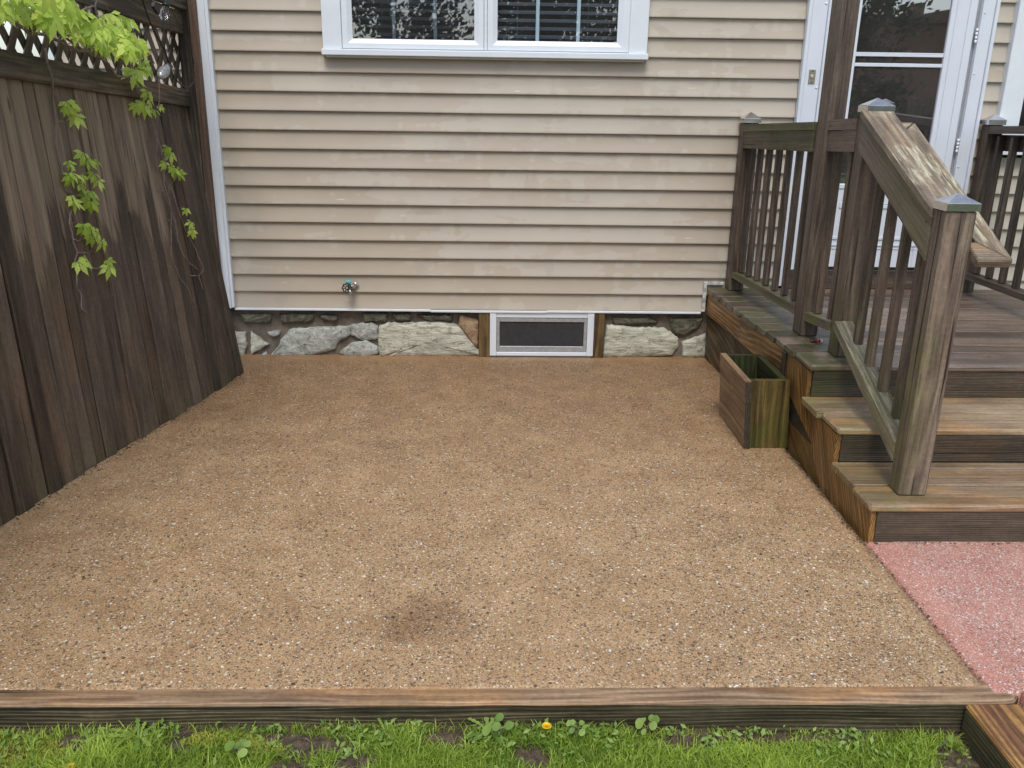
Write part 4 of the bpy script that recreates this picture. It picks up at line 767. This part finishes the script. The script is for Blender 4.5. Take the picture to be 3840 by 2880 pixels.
def leaflet(mb,base,dr,nr,L,w,tone,droop=.25,teeth=True):
    dr=V(dr).normalized(); nr=V(nr); nr=(nr-dr*nr.dot(dr)).normalized(); sd=dr.cross(nr)
    prof=[(0,.03),(.12,.12),(.28,.50),(.34,.44),(.46,1.0),(.52,.82),(.64,.92),(.70,.60),(.82,.44),(.87,.22),(1,0)]
    n_=len(prof); vs=[]
    for i,(t_,ww) in enumerate(prof):
        c=V(base)+dr*(L*t_)-nr*(droop*L*t_*t_)
        vs+= [c-sd*(w*ww)-nr*(-.10*w*ww), c, c+sd*(w*ww)-nr*(-.10*w*ww)]
    fs=[]
    for i in range(n_-1):
        a=i*3; fs+=[[a,a+1,a+4,a+3],[a+1,a+2,a+5,a+4]]
    mb.add(vs,fs,(0,0,1),tone=tone,smooth=True)
def vleaf(mb,p,sz,rs,face=(1,-.6,.5)):
    nr=(V(face)+V((rs.uniform(-.6,.6),rs.uniform(-.6,.6),rs.uniform(-.4,.5)))).normalized()
    hang=V((rs.uniform(-.3,.5),rs.uniform(-.8,.8),-.75)); hang=(hang-nr*hang.dot(nr)).normalized(); sd=nr.cross(hang)
    tn=rs.random(); base=V(p)-hang*sz*.35
    for an,ln in ((0,1),(.62,.88),(-.62,.88),(1.35,.6),(-1.35,.6)):
        an+=rs.uniform(-.12,.12); d=(hang*math.cos(an)+sd*math.sin(an)+nr*rs.uniform(-.35,.25)).normalized()
        leaflet(mb,base,d,nr,sz*ln*rs.uniform(.9,1.1)*.82,sz*.122*(.8+.3*ln),min(1,max(0,tn+rs.uniform(-.3,.3))),rs.uniform(.1,.45))
    # petiole
    return base
rs=random.Random(17)
def vine(name,label,stems,leaves,sz,loc):
    t=empty(name,loc,label,'climbing vine','vines on the fence')
    mb=MB()
    for k_,st in enumerate(stems):
        pp=[V(p) for p in st]; q=[]
        for i in range(len(pp)-1):
            for j in range(3): p=pp[i].lerp(pp[i+1],j/3); q.append(p+V((rs.uniform(-.003,.003),rs.uniform(-.004,.004),rs.uniform(-.003,.003))))
        q.append(pp[-1]); r0=.0048 if k_==0 else .0032
        if 'lattice' in label: r0*=1.6
        mb.tube(q,[lerp(r0*1.15,r0*.6,i/len(q)) for i in range(len(q))],6)
    allp=[V(p) for st in stems for p in st]; mb2=MB()
    for p in leaves:
        b=vleaf(mb2,p,sz*rs.uniform(.75,1.25),rs); near=min(allp,key=lambda q:(q-b).length)
        if (near-b).length<.22: mid_=near.lerp(b,.5)+V((.01,0,.012)); mb.tube([near,mid_,b],.0012,4)
    mb.build('stem',M['stem'],t); mb2.build('foliage',M['leaf'],t)
vine('climbing_vine','leafy green vine sprawling over the lattice at the fence top',VD['SM'],VD['LM'],.100,(-1.8,-1.4,1.8))
vine('hanging_vine','vine strand hanging on the fence boards nearer the left picture edge',VD['SA'],VD['LA'],.080,(-1.8,-1.5,1.2))
vine('hanging_vine','vine strand hanging down the fence below the round bulb',VD['SB'],VD['LB'],.072,(-1.78,-.4,1.2))
# ---------------------------------------------------------------- string light
t=empty('string_light',(-1.72,-.6,1.9),'black cabled outdoor string light with clear bulbs hung on the lattice','string light')
mb=MB()
def smooth(pp,k_=4):
    pp=[V(p) for p in pp]; o=[]
    for i in range(len(pp)-1):
        p0=pp[max(i-1,0)];p1=pp[i];p2=pp[i+1];p3=pp[min(i+2,len(pp)-1)]
        for j in range(k_):
            u=j/k_; o.append(.5*((2*p1)+(p2-p0)*u+(2*p0-5*p1+4*p2-p3)*u*u+(3*p1-p0-3*p2+p3)*u**3))
    o.append(pp[-1]); return o
for k_,st in enumerate(VD['CAB']):
    mb.tube(smooth(st),.0042 if k_<2 else .0020,7)
mb.build('cable',M['cable'],t)
B=[V(p) for p in VD['BULB']]
def bulb(top,neck,tip,r,kind):
    ax=(tip-neck).normalized(); L=(tip-neck).length
    mb=MB(); mb.lathe([(0,-.002),(.014,0),(.017,.006),(.017,(neck-top).length),(.019,(neck-top).length+.002),(.019,(neck-top).length+.010),(.012,(neck-top).length+.012)],top,(neck-top),14); s_=mb.build('socket',M['black'],t)
    mb=MB()
    if kind=='tear': pr=[(.012,0),(.013,.1*L),(r*.72,.35*L),(r,.62*L),(r*.93,.78*L),(r*.6,.93*L),(r*.25,.99*L),(0,1.0*L)]
    else: pr=[(.014,0),(r*.7,.15*L),(r,.45*L),(r*.95,.65*L),(r*.65,.88*L),(r*.3,.97*L),(0,L)]
    mb.lathe(pr,neck,ax,20); o=mb.build('bulb',M['bulb'] if kind=='tear' else M['foil']); o.parent=s_; 
    return o
S_1=bulb(B[0],B[1],B[2],.027,'tear'); S_2=bulb(B[3],B[4],B[5],.029,'globe')
mb=MB(); a,b=B[6],B[7]; mb.beam(a,b,.032,.02,up=(1,-.4,0),bev=.003); mb.beam(b,b+(b-a).normalized()*.012,.004,.008,up=(1,-.4,0),bev=.001); mb.build('plug',M['black'],t)
# ---------------------------------------------------------------- grass and weeds in front
rs=random.Random(33)
def nz(x,y,s,k=0): return mnoise.noise(V((x*s,y*s,k)))
BARE=[(-1.34,-3.66,.10,.07),(-.82,-3.60,.09,.05),(-.52,-3.62,.22,.055),(-.50,-3.73,.10,.06),(-.08,-3.60,.10,.05),(.16,-3.68,.07,.07),(.62,-3.60,.10,.03),(1.38,-3.75,.08,.16),(-1.15,-3.62,.08,.05),(-.33,-3.70,.08,.05),(.86,-3.575,.3,.025)]
def dens(x,y):
    d=1.35+.5*nz(x,y,5)+.35*nz(x,y,13,4)
    for (a,b,ra,rb) in BARE:
        q=((x-a)/ra)**2+((y-b)/rb)**2
        if q<1.3: d-=1.9*(1-q/1.3)
    d*=min(1,max(.0,(-3.548-y)/.06+ .30))
    if x<-.95 and y>-3.78: d-=.35
    if x>1.35: d-=.5
    return d
vs=[];fs=[];to=[]
mb=MB(); gv=mb
def blade(x,y,h,w,tone,lean):
    z=soilz(x,y)-.004; a=rs.uniform(0,6.283); dx,dy=math.cos(a),math.sin(a); b=rs.uniform(0,6.283); lx,ly=math.cos(b)*lean,math.sin(b)*lean
    px,py=-ly,lx; q=math.hypot(px,py) or 1; px,py=px/q,py/q
    ax=.5*(px+dx);ay=.5*(py+dy)
    base=len(gv.v); pts=[]
    for t_,ww in ((0,.8),(.35,1),(.7,.75)):
        cx=x+lx*h*t_*t_; cy=y+ly*h*t_*t_; cz=z+h*t_*(1-.25*lean*t_)
        gv.v+= [V((cx-ax*w*ww,cy-ay*w*ww,cz)),V((cx+ax*w*ww,cy+ay*w*ww,cz))]
    gv.v.append(V((x+lx*h,y+ly*h,z+h*(1-.4*lean))))
    for f in ([0,1,3,2],[2,3,5,4],[4,5,6]): gv.f.append([base+i for i in f]); gv.mi.append(0); gv.sm.append(True)
    gv.gp+= [(0,0,0)]*7; gv.to+= [tone]*7; gv.al+= [0]*7
cnt=0
for k_ in range(190000):
    x=rs.uniform(-1.75,1.47); y=rs.uniform(-4.25,-3.545)
    if x>1.44: continue
    d=dens(x,y)
    if rs.random()>d: continue
    tuft=max(0,nz(x,y,3.3,9)); fr=min(1,max(0,(-3.55-y)/.12))
    h=(rs.uniform(.018,.050)*(.75+1.1*tuft)+(rs.random()**5)*.035)*(.7+.3*fr)
    blade(x,y,h,rs.uniform(.0010,.0021),min(1,max(0,.5+.5*nz(x,y,4,2)+rs.uniform(-.3,.3))),rs.uniform(.2,1.1)); cnt+=1
for k_ in range(14000):
    x=rs.uniform(-2.2,1.47); y=rs.uniform(-5.6,-4.2); blade(x,y,rs.uniform(.03,.06),.003,rs.random(),rs.uniform(.3,1))
for (cx,cy,n_,h0) in ((-1.02,-3.60,14,.075),(.06,-3.62,8,.07),(-.75,-3.60,10,.05),(.30,-3.60,16,.07),(.42,-3.62,14,.055),(-.20,-3.72,60,.06),(.12,-3.74,80,.06),(.83,-3.60,18,.055),(1.08,-3.64,16,.065),(1.20,-3.62,14,.07),(1.33,-3.66,8,.06),(.95,-3.64,20,.05),(-.55,-3.575,4,.05),(-1.35,-3.6,8,.045),(.70,-3.62,24,.05),(.52,-3.66,30,.05)):
    for j in range(n_): blade(cx+rs.gauss(0,.035),min(-3.56,cy+rs.gauss(0,.02)),h0*rs.uniform(.6,1.1),rs.uniform(.0012,.0022),rs.uniform(.4,1),rs.uniform(.1,.7))
tag(gv.build('grass',M['grass']),kind='stuff')
print('blades',cnt)
# moss tufts
mb=MB(); gv=mb
for (cx,cy,rx,ry,n_) in ((-1.28,-3.64,.13,.06,1500),(-1.15,-3.72,.10,.05,800),(-.72,-3.60,.12,.035,1200),(-.62,-3.64,.08,.04,600),(-1.42,-3.58,.10,.03,600)):
    for j in range(n_):
        a=rs.uniform(0,6.28); r=math.sqrt(rs.random()); x=cx+rx*r*math.cos(a); y=min(-3.55,cy+ry*r*math.sin(a)); blade(x,y,.010+.014*(1-r*r)*rs.random()+.006,.0022,rs.random(),rs.uniform(.3,1.3))
tag(mb.build('moss',M['moss']),kind='stuff')
# dead stalks and litter on the soil
mb=MB()
for j in range(260):
    x=rs.uniform(-1.5,1.42); y=rs.uniform(-3.72,-3.548) if rs.random()<.8 else rs.uniform(-3.9,-3.7); z=soilz(x,y)+.002; a=rs.uniform(0,3.14); L=rs.uniform(.008,.05)
    mb.tube([(x,y,z),(x+L*.5*math.cos(a),y+L*.5*math.sin(a),z+rs.uniform(.002,.012)),(x+L*math.cos(a),y+L*math.sin(a),z+rs.uniform(0,.01))],rs.uniform(.0005,.0012),4)
tag(mb.build('plant_litter',M['straw']),kind='stuff')
mb=MB()
for j in range(700):
    x=rs.uniform(-1.6,1.44); y=rs.uniform(-3.8,-3.545); z=soilz(x,y); s=rs.uniform(.002,.008)*(1 if rs.random()<.9 else 1.8)
    b=[V((rs.uniform(-1,1),rs.uniform(-1,1),rs.uniform(-.6,.8)))*s for _ in range(6)]; p=V((x,y,z))
    mb.add([p+V((s,0,0))+b[0]*.2,p+V((0,s,0))+b[1]*.2,p+V((-s,0,0))+b[2]*.2,p+V((0,-s,0))+b[3]*.2,p+V((0,0,s*.8)),p+V((0,0,-s*.5))],[[0,1,4],[1,2,4],[2,3,4],[3,0,4],[1,0,5],[2,1,5],[3,2,5],[0,3,5]])
tag(mb.build('soil_crumbs',M['soil']),kind='stuff')
mb=MB()
for j in range(1500):
    x=rs.uniform(-1.6,1.44); y=-3.548-abs(rs.gauss(0,.10)); 
    if nz(x,y,7,21)<-.05: continue
    z=soilz(x,y)+rs.uniform(.004,.035); r=rs.uniform(.003,.009); nr=V((rs.uniform(-.6,.6),rs.uniform(-.9,.2),1)).normalized(); u_=V((rs.uniform(-1,1),rs.uniform(-1,1),0)); u_=(u_-nr*u_.dot(nr)).normalized(); v_=nr.cross(u_); c=V((x,y,z))
    mb.add([c-u_*r*1.5,c-v_*r*.7+u_*r*.1-nr*r*.1,c+u_*r*1.5-nr*r*.3,c+v_*r*.7+u_*r*.1-nr*r*.1],[[0,1,2,3]],tone=rs.random(),smooth=True)
tag(mb.build('ground_cover',M['weed']),kind='stuff')
def rosette(x,y,label,n_,L,kind='jag',cat='weed',stalk=0,col='weed'):
    z=soilz(x,y)+.003; t=empty('weed',(x,y,z),label,cat,'weeds along the timber'); L*=.88; mb=MB(); st=MB()
    for j in range(n_):
        mb=MB(); a=6.283*j/n_+rs.uniform(-.3,.3); el=rs.uniform(.25,.95); l=L*rs.uniform(.6,1.1)
        if kind=='jag':
            d=V((math.cos(a),math.sin(a),0)); up=V((0,0,1)); side=V((-d.y,d.x,0)); vs=[];fs=[]; m_=12; tn=rs.random()
            for i in range(m_+1):
                t_=i/m_; w_=l*.13*(t_**.6)*(1.15-t_*.55)*(1.25 if i%2 else .6) if i<m_ else 0.0005
                c=V((x,y,z))+d*(l*t_*math.cos(el*(1-t_*.7)))+up*(l*(math.sin(el)*t_-.55*math.sin(el)*t_*t_)+.004)
                vs+= [c-side*w_+up*w_*.25,c,c+side*w_+up*w_*.25]
            for i in range(m_): q=i*3; fs+=[[q,q+1,q+4,q+3],[q+1,q+2,q+5,q+4]]
            mb.add(vs,fs,tone=tn,smooth=True)
        else:
            h=L*rs.uniform(.4,1.2); tip=V((x+math.cos(a)*L*.5,y+math.sin(a)*L*.5,z+h)); st.tube([(x,y,z),(x+math.cos(a)*L*.2,y+math.sin(a)*L*.2,z+h*.6),tuple(tip)],.0012,5)
            nr=V((math.cos(a)*.4+rs.uniform(-.2,.2),-.55+rs.uniform(-.2,.2),.8)).normalized(); u_=nr.orthogonal().normalized(); v_=nr.cross(u_); r=L*.21*rs.uniform(.7,1.25); tn=rs.random()
            vs=[tip]+[tip+(u_*math.cos(q)+v_*math.sin(q))*r*(1+.12*math.cos(2*q))+nr*r*.22 for q in [6.283*i/14 for i in range(14)]]
            mb.add(vs,[[0,1+i,1+(i+1)%14] for i in range(14)],tone=tn,smooth=True)
        mb.build('leaf',M[col],t)
    if stalk: st.tube([(x,y,z),(x+.01,y,z+stalk*.5),(x+.004,y-.005,z+stalk)],[.003,.002,.0015],6)
    if st.v: st.build('stem',M['stem'],t)
    return t
rosette(-.97,-3.585,'large jagged leaved weed beneath the timber, left of the yellow green moss',9,.105)
rosette(-1.10,-3.61,'flat pale weed with white speckled leaf at far left of the timber',6,.08)
rosette(-.66,-3.67,'small round leaved weed with bluish green leaves among left grass',6,.062,'round')
rosette(-.26,-3.575,'low weed with jagged leaves and dry stalks just below the timber face',8,.085)
rosette(.045,-3.575,'tallest weed standing against the timber face beside the dandelion flower',9,.115,'jag')
rosette(.07,-3.60,'upright round leaved sprig beside the tallest weed',4,.07,'round',stalk=.05)
rosette(.51,-3.565,'bushy small leaved weed against the middle of the timber face',7,.06,'round')
rosette(.30,-3.585,'thin leafy weed right of the dandelion flower',6,.05,'round')
rosette(1.355,-3.63,'single round leaf weed in the corner of the two timbers',1,.065,'round')
rosette(1.02,-3.66,'pale wide leaved weed in the grass before the right timber end',6,.06)
def flower(x,y,h,label):
    z=soilz(x,y); t=empty('dandelion_flower',(x,y,z),label,'flower','dandelion blooms'); st=MB(); st.tube([(x,y,z),(x+.003,y+.002,z+h*.6),(x,y,z+h)],.0015,6); st.build('stem',M['weed'],t)
    mb=MB(); c=V((x,y,z+h))
    for ly,(n_,L,el) in enumerate(((22,.015,.15),(20,.012,.55),(14,.009,1.0))):
        for j in range(n_):
            a=6.283*j/n_+ly*.1; d=V((math.cos(a)*math.cos(el),math.sin(a)*math.cos(el),math.sin(el))); s_=V((-math.sin(a),math.cos(a),0))*.0013
            p=c+d*L; mb.add([c-s_,c+s_,p+s_,p-s_],[[0,1,2,3]])
    mb.build('petals',M['yellow'],t)
flower(.213,-3.575,.035,'yellow dandelion bloom beside the timber right of the tallest weed')
flower(-1.10,-3.72,.02,'yellow dandelion bloom low in the grass at far left')
mb=MB()
for j in range(620):
    k_=rs.random()
    if k_<.35: y=rs.uniform(-2.6,-1.62); x=1.565-abs(rs.gauss(0,.012)); z=.002
    elif k_<.60: y=rs.uniform(-2.4,-.45); x=bxy(y)+.012+abs(rs.gauss(0,.018)); z=.002
    elif k_<.75: x=rs.uniform(-1.5,1.5); y=.012-abs(rs.gauss(0,.015)); z=.002
    elif k_<.85: x=rs.uniform(1.58,3.0); y=-2.585-abs(rs.gauss(0,.012)); z=.008
    else: x=1.566+rs.gauss(0,.004); y=rs.uniform(-3.45,-2.6); z=.0
    s=rs.uniform(.0015,.0055); p=V((x,y,z)); b=[V((rs.uniform(-1,1),rs.uniform(-1,1),rs.uniform(-.6,.8)))*s for _ in range(4)]
    mb.add([p+V((s,0,0))+b[0]*.3,p+V((0,s,0))+b[1]*.3,p+V((-s,0,0))+b[2]*.3,p+V((0,-s,0))+b[3]*.3,p+V((0,0,s*.7)),p+V((0,0,-s*.5))],[[0,1,4],[1,2,4],[2,3,4],[3,0,4],[1,0,5],[2,1,5],[3,2,5],[0,3,5]])
tag(mb.build('dirt_crumbs',M['soil']),kind='stuff')
# ---------------------------------------------------------------- what the panes mirror: yard behind the viewer
def tree(x,y,h,r,n_,label,zc=None,sx=1.0):
    t=empty('shade_tree',(x,y,-.2),label,'tree','trees around the yard'); mb=MB(); mb.tube([(x,y,-.3),(x+.1,y,h*.3),(x-.1,y+.1,h*.55),(x,y,h*.85)],[.22,.17,.11,.03],10)
    for j in range(9):
        a=rs.uniform(0,6.28); z0=h*rs.uniform(.25,.6); mb.tube([(x,y,z0),(x+math.cos(a)*r*.5,y+math.sin(a)*r*.5,z0+r*.35),(x+math.cos(a)*r*.9,y+math.sin(a)*r*.9,z0+r*.6)],[.07,.04,.015],6)
    mb.build('trunk',M['bark'],t)
    mb=MB(); zc=zc or h*.62
    cl=[(rs.gauss(0,.45)*r*sx,rs.gauss(0,.45)*r,rs.gauss(0,.42)*(h-zc)) for _ in range(46)]
    V_=mb.v
    for j in range(n_):
        c=rs.choice(cl); s=rs.uniform(.05,.10); p=V((x+c[0]+rs.gauss(0,.16)*r,y+c[1]+rs.gauss(0,.16)*r,zc+c[2]+rs.gauss(0,.13)*r))
        if p.z<.9: continue
        a=V((rs.uniform(-1,1),rs.uniform(-1,1),rs.uniform(-1,1))).normalized(); b=a.orthogonal().normalized(); b2=a.cross(b); base=len(V_)
        V_+= [p-b*s,p+b2*s*.6,p+b*s,p-b2*s*.6]; mb.f.append([base,base+1,base+2,base+3]); mb.mi.append(0); mb.sm.append(False); tn=rs.random(); mb.gp+=[(0,0,0)]*4; mb.to+=[tn]*4; mb.al+=[0]*4
    mb.build('crown',M['treeleaf'],t)
tree(-2.3,-15.5,7.5,2.3,9000,'loose leaved shade tree behind the viewer, mirrored in the left window pane',4.6)
tree(1.2,-15.0,8.5,2.9,15000,'broad dense shade tree behind the viewer, mirrored in the right window pane',4.2)
tree(7.9,-15.5,8.0,1.35,8000,'dark leafy tree behind the viewer, mirrored at the left of the door glass',3.9)
t=empty('brick_building',(27,-52,-.2),'two storey brown brick building with chimney mirrored in the storm door','building')
mb=MB(); mb.box(16,44,-62,-50,-.2,5.99,bev=.01); mb.build('wall',M['brick'],t)
mb=MB(); mb.prism([(15.6,-49.6,6.0),(44.4,-49.6,6.0),(44.4,-49.6,6.6),(34,-49.6,7.2),(28.2,-49.6,6.95),(25.4,-49.6,6.45),(15.6,-49.6,6.15)],(0,-13,0),(1,0,0)); mb.build('roof',M['roof'],t)
mb=MB(); mb.box(25.45,26.05,-51,-50.2,6,7.15,bev=.01,grain='z'); mb.build('chimney',M['brick'],t)
t=empty('board_fence',(5,-18,-.2),'brown board fence across the yard behind the viewer','fence')
mb=MB(); 
for j in range(150): mb.box(-10+.2*j,-10+.2*j+.19,-18.02,-18,-.2,1.75+rs.uniform(0,.03),bev=.004,grain='z')
mb.build('board_panel',M['fence'],t)
tree(-7.5,5.5,5.0,1.9,6000,'bushy tree glimpsed through the lattice beyond the fence',2.2)
# things standing in the hall behind the storm door
t=empty('potted_grass',(2.62,.35,.5),'dark spiky dried grass plant behind the storm door glass','house plant')
mb=MB(); mb.lathe([(0,0),(.09,0),(.12,.22),(.11,.22),(.0,.20)],(2.60,.35,.92),(0,0,1),18); mb.lathe([(.15,0),(.15,.02)],(2.60,.35,.90),(0,0,1),18); mb.build('pot',M['black'],t)
mb=MB()
for j in range(70):
    a=rs.uniform(0,6.28); l=rs.uniform(.25,.62); sp_=rs.uniform(.1,.8); p=[(2.60+math.cos(a)*sp_*l*u_*u_*.8,.35+math.sin(a)*sp_*l*u_*u_*.5,1.12+l*(u_-.45*sp_*u_*u_*1.2)) for u_ in (0,.25,.5,.75,1)]
    mb.tube(p,[.003,.003,.0025,.002,.0008],4)
mb.build('stem',plain('dry_grass',(.10,.09,.04),.8),t)
